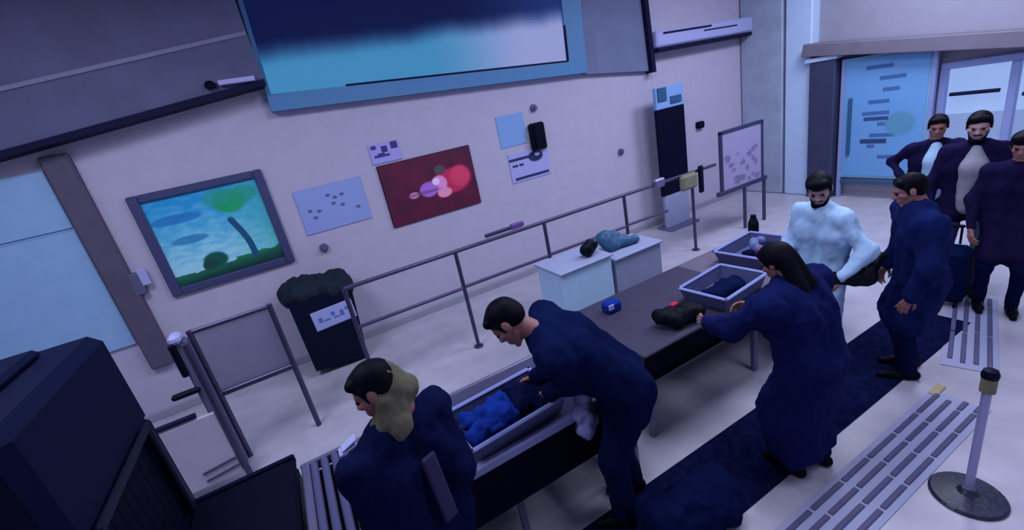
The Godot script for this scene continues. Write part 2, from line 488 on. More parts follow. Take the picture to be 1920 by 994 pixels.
func lump(called: String, label: String, category: String, prims: Array, cell: float, k: float, folds: float, m: Material, group := "") -> MeshInstance3D:
	var lo := 1e9
	var c := Vector3()
	for p in prims:
		c += p[0] / prims.size()
		lo = minf(lo, p[0].y)
	var base := Vector3(c.x, lo, c.z)
	var moved := []
	for p in prims: moved.append([p[0] - base, p[1] - base, p[2], p[3]] if p.size() == 4 else [p[0] - base, p[1], p[2]])
	var o := soft(called, [[blob(moved, cell, k, folds), Transform3D()]], m, self)
	o.position = base
	tag(o, label, category, group)
	return o

# ---------------------------------------------------------------- the scene
func _ready() -> void:
	# camera, sky, lamps, exposure
	var cam := Camera3D.new()
	cam.fov = 61.86; cam.near = 0.05; cam.far = 200.0
	cam.transform = Transform3D(Basis(Vector3(0.860, -0.194, 0.473), Vector3(0.322, 0.924, -0.207), Vector3(-0.397, 0.330, 0.857)).orthonormalized(), Vector3(0, 2.7, 0))
	add_child(cam); cam.current = true
	var we := WorldEnvironment.new()
	var env := Environment.new()
	env.background_mode = Environment.BG_COLOR
	env.background_color = Color(0.62, 0.74, 0.98)
	env.background_energy_multiplier = 1.0
	env.ambient_light_source = Environment.AMBIENT_SOURCE_DISABLED
	env.tonemap_mode = Environment.TONE_MAPPER_LINEAR
	env.tonemap_exposure = 1.0
	env.sdfgi_enabled = true; env.ssao_enabled = true; env.ssil_enabled = true
	we.environment = env
	add_child(we)
	var lamps := [Vector3(-1.6, 4.78, -3.0), Vector3(2.0, 4.78, -2.6), Vector3(5.0, 4.78, -2.8), Vector3(7.2, 4.78, -2.8), Vector3(3.2, 4.78, 0.3)]
	var lamp_energy := [10.5, 9.0, 8.0, 15.0, 5.5]
	var lamp_color := Color(0.86, 0.88, 1.0)

	rng.seed = 11
	fold_noise.seed = 5; fold_noise.frequency = 3.2; fold_noise.fractal_octaves = 2
	make_materials()

	# the large structure
	room()
	for i in lamps.size(): ceiling_light(lamps[i], lamp_color, lamp_energy[i], i)
	upper_wall()
	far_end()
	wall_hangings()
	railing()
	gate()
	scanner()
	conveyor()
	tan_table()
	crates()
	floor_marks()
	folks()
	small_things()

func make_materials() -> void:
	var fine := grain(0.02, 0.965, 1.0, 3)
	var coarse := grain(0.012, 0.90, 1.0, 4)
	var weave := grain(0.11, 0.86, 1.0, 6, 256, 3)
	var blotch := grain(0.03, 0.66, 1.0, 8)
	mat("wall_paint", Color(0.74, 0.72, 0.80), 0.75, 0.0, fine, 0.6)
	mat("wall_warm", Color(0.60, 0.60, 0.66), 0.75, 0.0, fine, 0.6)
	mat("floor_stone", Color(0.72, 0.71, 0.76), 0.32, 0.0, coarse, 0.8)
	mat("ceiling_paint", Color(0.72, 0.72, 0.78), 0.85, 0.0, fine, 0.6)
	mat("bulkhead_grey", Color(0.36, 0.37, 0.50), 0.7, 0.0, coarse, 0.5)
	mat("panel_grey", Color(0.45, 0.49, 0.62), 0.7, 0.0, coarse, 0.5)
	mat("bulkhead_edge", Color(0.50, 0.50, 0.62), 0.6, 0.0, fine, 0.5)
	mat("dark_edge", Color(0.10, 0.10, 0.22), 0.6)
	mat("window_surround", Color(0.30, 0.52, 0.70), 0.5)
	mat("pillar_green", Color(0.65, 0.70, 0.78), 0.6, 0.0, coarse, 0.7)
	mat("pillar_pale", Color(0.74, 0.84, 0.95), 0.6, 0.0, fine, 0.7)
	mat("pillar_dark", Color(0.22, 0.24, 0.36), 0.5, 0.0, coarse, 0.9)
	mat("pilaster_brown", Color(0.36, 0.33, 0.42), 0.7, 0.0, coarse, 0.7)
	mat("fascia", Color(0.46, 0.44, 0.50), 0.6, 0.0, coarse, 0.6)
	mat("blue_panel", Color(0.58, 0.74, 0.88), 0.5, 0.0, fine, 0.6)
	mat("steel", Color(0.50, 0.50, 0.62), 0.38, 0.7, fine, 1.5)
	mat("rail_steel", Color(0.30, 0.28, 0.40), 0.35, 0.6)
	mat("steel_plate", Color(0.34, 0.34, 0.46), 0.42, 0.45, coarse, 1.2)
	mat("pale_steel", Color(0.56, 0.58, 0.76), 0.4, 0.3, fine, 1.5)
	mat("roller", Color(0.42, 0.43, 0.58), 0.35, 0.6)
	mat("rubber", Color(0.03, 0.035, 0.13), 0.75, 0.0, weave, 2.0)
	mat("scanner_shell", Color(0.035, 0.065, 0.18), 0.6, 0.0, fine, 1.0)
	mat("scanner_trim", Color(0.10, 0.11, 0.19), 0.45)
	mat("mat_dark", Color(0.075, 0.10, 0.26), 1.0, 0.0, blotch, 1.4).metallic_specular = 0.1
	mat("tan", Color(0.42, 0.38, 0.45), 0.55, 0.0, coarse, 1.0)
	mat("brown", Color(0.21, 0.195, 0.29), 0.55, 0.0, coarse, 1.0)
	mat("tray", Color(0.28, 0.30, 0.46), 0.5)
	mat("tray_rim", Color(0.50, 0.54, 0.76), 0.45)
	mat("poster_frame", Color(0.24, 0.26, 0.42), 0.5)
	mat("bin_black", Color(0.05, 0.08, 0.17), 0.6, 0.0, fine, 1.0)
	mat("liner_grey", Color(0.13, 0.17, 0.22), 0.7, 0.0, coarse, 1.5)
	mat("bag_black", Color(0.055, 0.075, 0.11), 0.55, 0.0, coarse, 1.5)
	mat("white_card", Color(0.66, 0.68, 0.86), 0.6)
	mat("pale_notice", Color(0.55, 0.62, 0.84), 0.6, 0.0, fine, 1.0)
	mat("cyan_sheet", Color(0.50, 0.66, 0.86), 0.6)
	mat("navy_plastic", Color(0.04, 0.045, 0.14), 0.5)
	mat("dark_green_plastic", Color(0.04, 0.07, 0.11), 0.45)
	mat("teal", Color(0.16, 0.34, 0.48), 0.6)
	mat("pale_blue_box", Color(0.72, 0.86, 0.97), 0.55, 0.0, fine, 1.0)
	mat("lilac_box", Color(0.58, 0.62, 0.74), 0.55, 0.0, fine, 1.0)
	mat("purple", Color(0.36, 0.24, 0.50), 0.6)
	mat("red", Color(0.75, 0.10, 0.25), 0.5)
	mat("yellow", Color(0.70, 0.64, 0.45), 0.6)
	mat("bar_dark", Color(0.30, 0.30, 0.44), 0.6)
	mat("strip_pale", Color(0.60, 0.62, 0.74), 0.5)
	mat("disc_dark", Color(0.20, 0.26, 0.40), 0.4, 0.0, grain(0.045, 0.15, 1.0, 9), 3.0)
	mat("post_pale", Color(0.62, 0.62, 0.78), 0.35, 0.2)
	mat("glass_frame", Color(0.60, 0.66, 0.86), 0.4, 0.3)
	mat("sign_teal", Color(0.55, 0.82, 0.92), 0.3)
	mat("khaki", Color(0.46, 0.45, 0.36), 0.8)
	mat("plastic_bag", Color(0.52, 0.53, 0.72), 0.35)
	mat("skin_tan", Color(0.56, 0.38, 0.36), 0.6)
	mat("skin_light", Color(0.66, 0.52, 0.52), 0.6)
	mat("hair_black", Color(0.025, 0.025, 0.07), 0.6)
	mat("eye", Color(0.10, 0.09, 0.12), 0.3)
	mat("shoe_black", Color(0.03, 0.03, 0.09), 0.45)
	cloth("navy_cloth", Color(0.045, 0.09, 0.245), weave)
	cloth("dark_cloth", Color(0.06, 0.09, 0.24), weave)
	cloth("ink_cloth", Color(0.075, 0.11, 0.31), weave)
	cloth("blue_dark_cloth", Color(0.08, 0.13, 0.33), weave)
	cloth("white_cloth", Color(0.70, 0.84, 0.97), weave)
	cloth("cream_cloth", Color(0.62, 0.62, 0.68), weave)
	cloth("plum_cloth", Color(0.12, 0.10, 0.25), weave)
	cloth("grey_trouser", Color(0.28, 0.32, 0.46), weave)
	cloth("olive_cloth", Color(0.42, 0.41, 0.34), weave)
	cloth("blue_cloth", Color(0.10, 0.22, 0.58), weave)
	cloth("strap_grey", Color(0.24, 0.22, 0.36), weave)
	cloth("clear_stuff", Color(0.42, 0.48, 0.66), weave)
	cloth("suitcase_blue", Color(0.04, 0.10, 0.26), weave)
	var g := mat("clear_glass", Color(0.80, 0.88, 1.0, 0.12), 0.05)
	g.transparency = BaseMaterial3D.TRANSPARENCY_ALPHA
	var ac := mat("smoked_acrylic", Color(0.45, 0.45, 0.58, 0.40), 0.1)
	ac.transparency = BaseMaterial3D.TRANSPARENCY_ALPHA
	print_mat("landscape_print", landscape()); print_mat("dark_red_print", red_print()); print_mat("mark_print", marks(0))
	print_mat("lines_print", marks(1)); print_mat("dots_print", marks(2)); print_mat("bin_label_print", marks(3)); print_mat("glass_sign_print", marks(4)); print_mat("frame_sheet_print", marks(5))
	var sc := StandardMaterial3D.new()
	sc.resource_name = "painted_glass_glow"
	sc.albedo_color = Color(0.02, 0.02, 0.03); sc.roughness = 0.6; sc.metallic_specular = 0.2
	sc.emission_enabled = true; sc.emission_texture = ImageTexture.create_from_image(painted_glass_glow()); sc.emission = Color.BLACK  # the window glass glows with painted light
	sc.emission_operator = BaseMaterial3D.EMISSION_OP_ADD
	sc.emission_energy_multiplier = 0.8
	M["painted_glass_glow"] = sc

# ---- printed pictures, and window light painted in
func disc_on(im: Image, cx: float, cy: float, rx: float, ry: float, c: Color, amount := 1.0) -> void:
	for y in range(maxi(0, int(cy - ry)), mini(im.get_height() - 1, int(cy + ry)) + 1):
		for x in range(maxi(0, int(cx - rx)), mini(im.get_width() - 1, int(cx + rx)) + 1):
			var d := pow((x - cx) / rx, 2) + pow((y - cy) / ry, 2)
			if d < 1.0: im.set_pixel(x, y, im.get_pixel(x, y).lerp(c, amount * minf(1.0, (1.0 - d) * 2.5)))

func landscape() -> Image:
	var im := Image.create(280, 240, false, Image.FORMAT_RGB8)
	var n := FastNoiseLite.new(); n.seed = 2; n.frequency = 0.02
	for y in 240:
		for x in 280:
			var t := y / 240.0
			var w := n.get_noise_2d(x, y * 2.5)
			var c := Color(0.10, 0.62, 0.84).lerp(Color(0.66, 0.92, 0.95), clampf(t * 1.25 + w * 0.35, 0.0, 1.0))
			c = c.lerp(Color(0.25, 0.75, 0.72), clampf((x - 150) / 200.0, 0.0, 0.6))
			var ground := 208.0 - (x - 40) * 0.04 + 10.0 * w
			if y > ground: c = Color(0.10, 0.50, 0.34).lerp(Color(0.02, 0.22, 0.22), clampf((y - ground) / 34.0 + w * 0.5, 0.0, 1.0))
			im.set_pixel(x, y, c)
	disc_on(im, 195, 46, 46, 34, Color(0.05, 0.68, 0.38), 0.9); disc_on(im, 170, 30, 40, 26, Color(0.15, 0.66, 0.56), 0.7); disc_on(im, 235, 34, 40, 26, Color(0.12, 0.66, 0.52), 0.7)
	for k in 40: disc_on(im, 182 + 26.0 * sin(k * 0.045), 96 + k * 2.8, 9, 9, Color(0.08, 0.34, 0.48))
	disc_on(im, 108, 192, 34, 24, Color(0.03, 0.36, 0.30)); disc_on(im, 92, 202, 22, 16, Color(0.05, 0.30, 0.26)); disc_on(im, 70, 120, 50, 12, Color(0.10, 0.45, 0.66), 0.6); disc_on(im, 60, 60, 70, 14, Color(0.06, 0.44, 0.72), 0.6)
	return im

func red_print() -> Image:
	var im := Image.create(260, 170, false, Image.FORMAT_RGB8)
	var n := FastNoiseLite.new(); n.seed = 12; n.frequency = 0.015
	for y in 170:
		for x in 260:
			im.set_pixel(x, y, Color(0.30, 0.045, 0.20).lerp(Color(0.40, 0.04, 0.20), clampf(0.5 + n.get_noise_2d(x, y), 0.0, 1.0)))
	disc_on(im, 190, 84, 62, 40, Color(0.80, 0.16, 0.34)); disc_on(im, 214, 76, 34, 34, Color(0.90, 0.24, 0.40)); disc_on(im, 160, 112, 24, 16, Color(0.98, 0.62, 0.75))
	disc_on(im, 150, 84, 26, 26, Color(0.96, 0.62, 0.82)); disc_on(im, 118, 92, 30, 24, Color(0.70, 0.45, 0.85)); disc_on(im, 142, 76, 12, 11, Color(0.98, 0.90, 0.98))
	disc_on(im, 74, 98, 16, 10, Color(0.86, 0.60, 0.74)); disc_on(im, 160, 46, 18, 15, Color(0.34, 0.30, 0.30)); disc_on(im, 100, 98, 60, 5, Color(0.5, 0.2, 0.4), 0.5)
	return im

func painted_glass_glow() -> Image:  # dark and bright of reflecting window glass, painted as a glow
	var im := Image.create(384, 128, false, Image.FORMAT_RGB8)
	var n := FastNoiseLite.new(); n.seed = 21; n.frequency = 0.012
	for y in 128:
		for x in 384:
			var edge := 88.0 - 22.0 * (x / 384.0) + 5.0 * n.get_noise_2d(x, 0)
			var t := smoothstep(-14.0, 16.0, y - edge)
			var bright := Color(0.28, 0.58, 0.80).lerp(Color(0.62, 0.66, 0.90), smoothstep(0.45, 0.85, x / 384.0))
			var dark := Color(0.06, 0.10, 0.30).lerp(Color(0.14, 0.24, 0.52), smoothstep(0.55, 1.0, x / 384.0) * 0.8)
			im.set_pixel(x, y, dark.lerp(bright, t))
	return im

func marks(kind: int) -> Image:       # print too small to read in the photograph: strokes where the ink is
	var im := Image.create(128, 128, false, Image.FORMAT_RGB8)
	var r := RandomNumberGenerator.new(); r.seed = 40 + kind
	if kind == 0:
		im.fill(Color(0.66, 0.64, 0.90))
		for p in [[8, 10, 22, 24], [50, 22, 26, 40], [92, 4, 30, 46], [14, 74, 66, 16], [30, 64, 30, 10]]: im.fill_rect(Rect2i(p[0], p[1], p[2], p[3]), Color(0.24, 0.18, 0.46))
	elif kind == 1:
		im.fill(Color(0.66, 0.68, 0.88))
		for p in [[0, 22, 70, 12], [8, 50, 18, 10], [30, 50, 14, 10], [10, 108, 112, 12]]: im.fill_rect(Rect2i(p[0], p[1], p[2], p[3]), Color(0.16, 0.18, 0.36))
		disc_on(im, 86, 32, 26, 26, Color(0.10, 0.13, 0.32)); disc_on(im, 92, 24, 10, 9, Color(0.7, 0.74, 0.95))
	elif kind == 2:
		im.fill(Color(0.58, 0.65, 0.86))
		for p in [[58, 30], [70, 40], [84, 36], [64, 56], [80, 66], [18, 62], [34, 68], [24, 84], [108, 84]]: disc_on(im, p[0], p[1], 5, 5, Color(0.36, 0.38, 0.56))
	elif kind == 3:
		im.fill(Color(0.62, 0.66, 0.86))
		for p in [[14, 46, 12, 36], [30, 70, 20, 14], [56, 34, 12, 30], [60, 74, 22, 12], [84, 44, 12, 44], [102, 34, 12, 22]]: im.fill_rect(Rect2i(p[0], p[1], p[2], p[3]), Color(0.36, 0.42, 0.66))
	elif kind == 4:
		im.fill(Color(0.42, 0.64, 0.84))
		for k in 9:
			for j in r.randi_range(1, 3): im.fill_rect(Rect2i(30 + r.randi_range(0, 40), 8 + k * 12, r.randi_range(10, 34), 4), Color(0.26, 0.42, 0.62))
		disc_on(im, 92, 70, 26, 14, Color(0.36, 0.60, 0.72)); im.fill_rect(Rect2i(30, 86, 44, 5), Color(0.17, 0.26, 0.44)); im.fill_rect(Rect2i(34, 62, 40, 4), Color(0.2, 0.3, 0.5))
	else:
		im.fill(Color(0.60, 0.58, 0.72))
		for k in 26: disc_on(im, r.randf_range(12, 116), r.randf_range(46, 120), r.randf_range(4, 12), r.randf_range(3, 8), Color(0.44, 0.42, 0.58), 0.8)
	return im

# ---- the room
func room() -> void:
	var st := begin()
	box(st, Vector3(2.9, -0.1, -2.0), Vector3(13.2, 0.2, 9.0), 0.0); struct("floor", st, M.floor_stone, "pale polished stone floor")
	st = begin(); box(st, Vector3(2.9, 4.92, -2.0), Vector3(13.2, 0.2, 9.0), 0.0); struct("ceiling", st, M.ceiling_paint)
	st = begin(); box(st, Vector3(2.9, 2.4, -6.4), Vector3(13.2, 4.84, 0.2), 0.0); struct("wall_back", st, M.wall_paint, "long pale lilac wall behind the railing")
	st = begin(); box(st, Vector3(-3.6, 2.4, -2.0), Vector3(0.2, 4.84, 8.6), 0.0); struct("wall_left", st, M.wall_paint)
	st = begin(); box(st, Vector3(2.9, 2.4, 2.4), Vector3(13.2, 4.84, 0.2), 0.0); struct("wall_front", st, M.wall_paint)
	st = begin()
	box(st, Vector3(9.1, 2.4, -4.75), Vector3(0.2, 4.84, 3.1), 0.0); box(st, Vector3(9.1, 2.4, 0.85), Vector3(0.2, 4.84, 2.9), 0.0)
	box(st, Vector3(9.1, 3.44, -1.9), Vector3(0.2, 2.76, 2.6), 0.0)
	struct("wall_right", st, M.wall_warm, "pale wall with the glazed exit")
	st = begin(); box(st, Vector3(3.0, 0.05, -6.285), Vector3(11.9, 0.10, 0.03), 0.006); struct("baseboard_back", st, M.wall_warm)
	st = begin(); box(st, Vector3(13.5, -0.11, -2.0), Vector3(8.6, 0.2, 14.0), 0.0); struct("pavement_outside", st, M.floor_stone)

func ceiling_light(at: Vector3, c: Color, energy: float, i: int) -> void:
	var where := ["above the x-ray machine", "above the roller conveyor", "above the brown table", "by the glazed exit", "above the barrier post"]
	var t := thing("ceiling_light", "square ceiling light panel " + where[i], "ceiling light", at)
	var st := begin()
	for s in [-1, 1]:
		box(st, Vector3(s * 0.73, 0.0, 0), Vector3(0.06, 0.07, 1.52)); box(st, Vector3(0, 0.0, s * 0.73), Vector3(1.40, 0.07, 0.06))
	obj("frame", st, M.pale_steel, t)
	var m := StandardMaterial3D.new()
	m.resource_name = "lamp_diffuser"; m.albedo_color = Color(0.9, 0.9, 0.9); m.emission_enabled = true; m.emission = c; m.emission_energy_multiplier = 1.0
	st = begin(); box(st, Vector3(0, 0.01, 0), Vector3(1.40, 0.03, 1.40), 0.0); obj("diffuser", st, m, t)
	var l := AreaLight3D.new()
	l.name = "light"; l.area_size = Vector2(1.4, 1.4); l.light_color = c; l.light_energy = energy; l.shadow_enabled = true
	l.area_range = 30.0; l.area_attenuation = 2.0
	l.position = Vector3(0, -0.03, 0); l.rotation.x = -PI / 2
	t.add_child(l)

func upper_wall() -> void:
	var st := begin()
	prism(st, [Vector2(-3.5, 3.02), Vector2(0.24, 3.47), Vector2(0.24, 4.82), Vector2(-3.5, 4.82)], -6.3, -6.0); struct("trim_1", st, M.bulkhead_grey, "grey bulkhead above the framed landscape")
	st = begin()
	prism(st, [Vector2(-3.5, 3.02), Vector2(0.25, 3.47), Vector2(0.25, 3.53), Vector2(-3.5, 3.08)], -6.28, -5.975); struct("trim_2", st, M.dark_edge)
	st = begin(); prism(st, [Vector2(-3.5, 3.55), Vector2(0.23, 3.98), Vector2(0.23, 4.02), Vector2(-3.5, 3.59)], -6.02, -5.985); struct("trim_3", st, M.bulkhead_edge)
	st = begin(); box(st, Vector3(-0.02, 3.545, -5.95), Vector3(0.36, 0.05, 0.06)); tag(obj("strip_lamp", st, M.white_card), "short white strip fixed to the grey bulkhead's lower edge", "fixture")
	st = begin(); lathe(st, Vector3(-0.28, 3.50, -5.96), [Vector2(0, 0), Vector2(0.05, 0.01), Vector2(0.055, 0.05), Vector2(0.03, 0.08), Vector2(0, 0.085)], 14); tag(obj("small_camera", st, M.navy_plastic), "small dark knob on the grey bulkhead beside the white strip", "fixture")
	# wide window of painted light with its blue surround, hung a little out of level
	var B := Basis(Vector3(0, 0, 1), -0.047)
	var t := thing("painted_window", "very wide window in a sky blue surround, light painted dark blue above, bright below", "window", Vector3(0.22, 3.20, -6.3))
	var fr := begin()
	box(fr, B * Vector3(2.145, 0.09, 0.07), Vector3(4.30, 0.19, 0.14), 0.004, B); box(fr, B * Vector3(4.47, 0.84, 0.07), Vector3(0.36, 1.69, 0.14), 0.004, B)
	box(fr, B * Vector3(0.02, 0.89, 0.07), Vector3(0.05, 1.41, 0.14), 0.004, B); box(fr, B * Vector3(2.145, 1.64, 0.07), Vector3(4.30, 0.10, 0.14), 0.004, B)
	obj("surround", fr, M.window_surround, t)
	fr = begin()
	box(fr, B * Vector3(2.60, 0.195, 0.135), Vector3(3.40, 0.022, 0.03), 0.004, B); box(fr, B * Vector3(4.295, 0.45, 0.135), Vector3(0.03, 0.50, 0.03), 0.004, B)
	obj("inner_edge", fr, M.dark_edge, t)
	fr = begin(); picture(fr, B * Vector3(2.17, 0.89, 0.10), 4.26, 1.42, B); obj("panel", fr, M.painted_glass_glow, t)
	st = begin()
	prism(st, [Vector2(4.86, 2.96), Vector2(6.22, 2.82), Vector2(6.14, 4.82), Vector2(4.86, 4.82)], -6.3, -6.2); struct("trim_4", st, M.panel_grey, "grey wall panel beside the wide window")
	st = begin(); prism(st, [Vector2(6.24, 2.78), Vector2(6.32, 2.78), Vector2(6.22, 4.82), Vector2(6.13, 4.82)], -6.3, -6.12); struct("trim_5", st, M.dark_edge)
	# pale blue panels and the pilaster at the corner
	st = begin(); box(st, Vector3(-2.75, 2.72, -6.28), Vector3(1.5, 0.60, 0.04)); box(st, Vector3(-2.75, 1.70, -6.28), Vector3(1.5, 1.38, 0.04)); box(st, Vector3(-2.75, 2.405, -6.29), Vector3(1.5, 0.03, 0.02))
	struct("door_1", st, M.blue_panel, "tall pale blue panel near the corner")
	st = begin(); box(st, Vector3(-1.86, 1.9, -6.25), Vector3(0.24, 2.5, 0.10), 0.02); struct("trim_6", st, M.pilaster_brown, "brown pilaster beside the pale blue panel")

func far_end() -> void:
	var t := thing("air_conditioner", "long white air conditioner with a dark outlet high on the wall", "air conditioner", Vector3(7.6, 3.06, -6.16))
	var st := begin()
	box(st, Vector3(0, 0.22, 0), Vector3(2.6, 0.26, 0.26), 0.03); obj("body", st, M.white_card, t)
	st = begin(); box(st, Vector3(0, 0.055, 0.02), Vector3(2.56, 0.06, 0.22), 0.01); obj("outlet", st, M.dark_edge, t)
	st = begin(); box(st, Vector3(-0.55, 0.30, 0.135), Vector3(1.2, 0.03, 0.012), 0.002); box(st, Vector3(0.3, 0.24, 0.135), Vector3(0.9, 0.02, 0.012), 0.002); obj("grille", st, M.dark_edge, t)
	# pillars on the end wall
	st = begin(); box(st, Vector3(8.93, 2.4, -5.86), Vector3(0.30, 4.8, 0.84), 0.02); struct("trim_7", st, M.pillar_green, "broad greenish grey pillar in the corner")
	st = begin(); box(st, Vector3(8.90, 2.4, -5.16), Vector3(0.24, 4.8, 0.46), 0.02); struct("trim_8", st, M.pillar_pale, "narrow pale blue pillar")
	st = begin(); box(st, Vector3(8.86, 1.2, -4.70), Vector3(0.34, 2.4, 0.42), 0.02); struct("trim_9", st, M.pillar_dark, "dark pillar with a pale cap beside the glass sign")
	st = begin(); box(st, Vector3(8.86, 2.43, -4.72), Vector3(0.38, 0.07, 0.52), 0.01); struct("trim_10", st, M.pillar_pale)
	# a fascia that slopes down towards the exit
	st = begin()
	var a := Vector3(8.80, 2.62, -5.0); var b := Vector3(8.80, 2.02, -0.7)
	var d := (b - a).normalized()
	box(st, (a + b) * 0.5, Vector3((b - a).length(), 0.20, 0.34), 0.01, Basis(d, d.cross(Vector3(1, 0, 0)) * -1.0, Vector3(1, 0, 0)))
	struct("trim_11", st, M.fascia, "brownish fascia above the exit")
	# the glass sign
	t = thing("glass_sign", "tall cyan glass sign with faint lines of print beside the dark pillar", "sign", Vector3(8.82, 0, -3.82))
	st = begin(); box(st, Vector3(0.03, 1.36, 0), Vector3(0.04, 1.98, 1.16), 0.004); obj("panel", st, M.sign_teal, t)
	st = begin(); picture(st, Vector3(-0.012 + 0.0, 1.36, 0), 1.10, 1.90, Basis(Vector3(0, 1, 0), -PI / 2)); obj("print", st, M.glass_sign_print, t)
	for s in [-1, 1]:
		st = begin(); box(st, Vector3(0.02, 1.18, s * 0.60), Vector3(0.07, 2.36, 0.06)); obj("frame", st, M.glass_frame, t)
	st = begin(); box(st, Vector3(0.0, 0.30, 0), Vector3(0.03, 0.06, 1.16)); box(st, Vector3(-0.03, 1.25, -0.46), Vector3(0.04, 0.95, 0.05)); obj("rail", st, M.teal, t)
	# the glazed exit
	st = begin()
	for z in [-3.16, -2.42, -1.64, -0.64]: box(st, Vector3(9.0, 0.985, z), Vector3(0.10, 1.97, 0.09), 0.01)
	box(st, Vector3(9.0, 2.02, -1.9), Vector3(0.10, 0.10, 2.6), 0.01)
	var w := struct("door_2", st, M.glass_frame, "glazed exit with pale blue posts")
	for z in [[-2.79, 0.62], [-2.03, 0.66], [-1.14, 0.88]]:
		st = begin(); box(st, Vector3(9.0, 0.99, z[0]), Vector3(0.012, 1.95, z[1]), 0.0); obj("pane", st, M.clear_glass, w)
		st = begin(); tube(st, Vector3(8.93, 1.62 - 0.10 * (z[0] + 2.8), z[0] - z[1] * 0.42), Vector3(8.93, 1.62 - 0.10 * (z[0] + 2.8), z[0] + z[1] * 0.42), 0.026); obj("door_handle", st, M.dark_edge, w)
	# tall stand
	t = thing("display_stand", "tall narrow stand with a dark board and a teal header against the wall", "stand", Vector3(6.32, 0, -5.9))
	st = begin(); box(st, Vector3(0, 1.40, 0), Vector3(0.66, 1.52, 0.08), 0.01); obj("board", st, M.navy_plastic, t)
	st = begin(); box(st, Vector3(0.0, 2.34, 0), Vector3(0.66, 0.36, 0.08), 0.01); obj("header", st, M.cyan_sheet, t)
	st = begin(); box(st, Vector3(-0.20, 2.40, 0.05), Vector3(0.20, 0.22, 0.03)); box(st, Vector3(0.12, 2.28, 0.05), Vector3(0.26, 0.12, 0.03)); obj("header_emblem", st, M.teal, t)
	st = begin(); box(st, Vector3(0, 0.34, 0), Vector3(0.60, 0.62, 0.07), 0.01); obj("lower_panel", st, M.lilac_box, t)
	st = begin(); box(st, Vector3(0, 0.02, 0.02), Vector3(0.74, 0.04, 0.36), 0.01); obj("base", st, M.steel, t)
	# framed board on legs at the end of the railing
	t = thing("framed_board", "steel framed board of mottled print standing behind the trays", "board", Vector3(6.62, 0, -4.75))
	st = begin()
	for s in [-1, 1]: box(st, Vector3(s * 0.50, 1.22, 0), Vector3(0.05, 0.98, 0.05))
	box(st, Vector3(0, 1.70, 0), Vector3(1.05, 0.05, 0.05)); box(st, Vector3(0, 0.75, 0), Vector3(1.20, 0.07, 0.07)); obj("frame", st, M.rail_steel, t)
	st = begin(); box(st, Vector3(0, 1.22, 0), Vector3(0.95, 0.92, 0.02), 0.0); obj("sheet", st, M.pale_notice, t)
	st = begin(); picture(st, Vector3(0, 1.22, 0.012), 0.94, 0.90); obj("print", st, M.frame_sheet_print, t)
	for x in [0.05, 0.56]:
		st = begin(); tube(st, Vector3(x, 0, 0), Vector3(x, 0.74, 0), 0.028); obj("leg", st, M.rail_steel, t)
	st = begin(); box(st, Vector3(7.50, 1.66, -6.26), Vector3(0.17, 0.13, 0.10), 0.02); tag(obj("wall_sensor", st, M.navy_plastic), "small dark sensor on the wall beside the tall stand", "fixture")

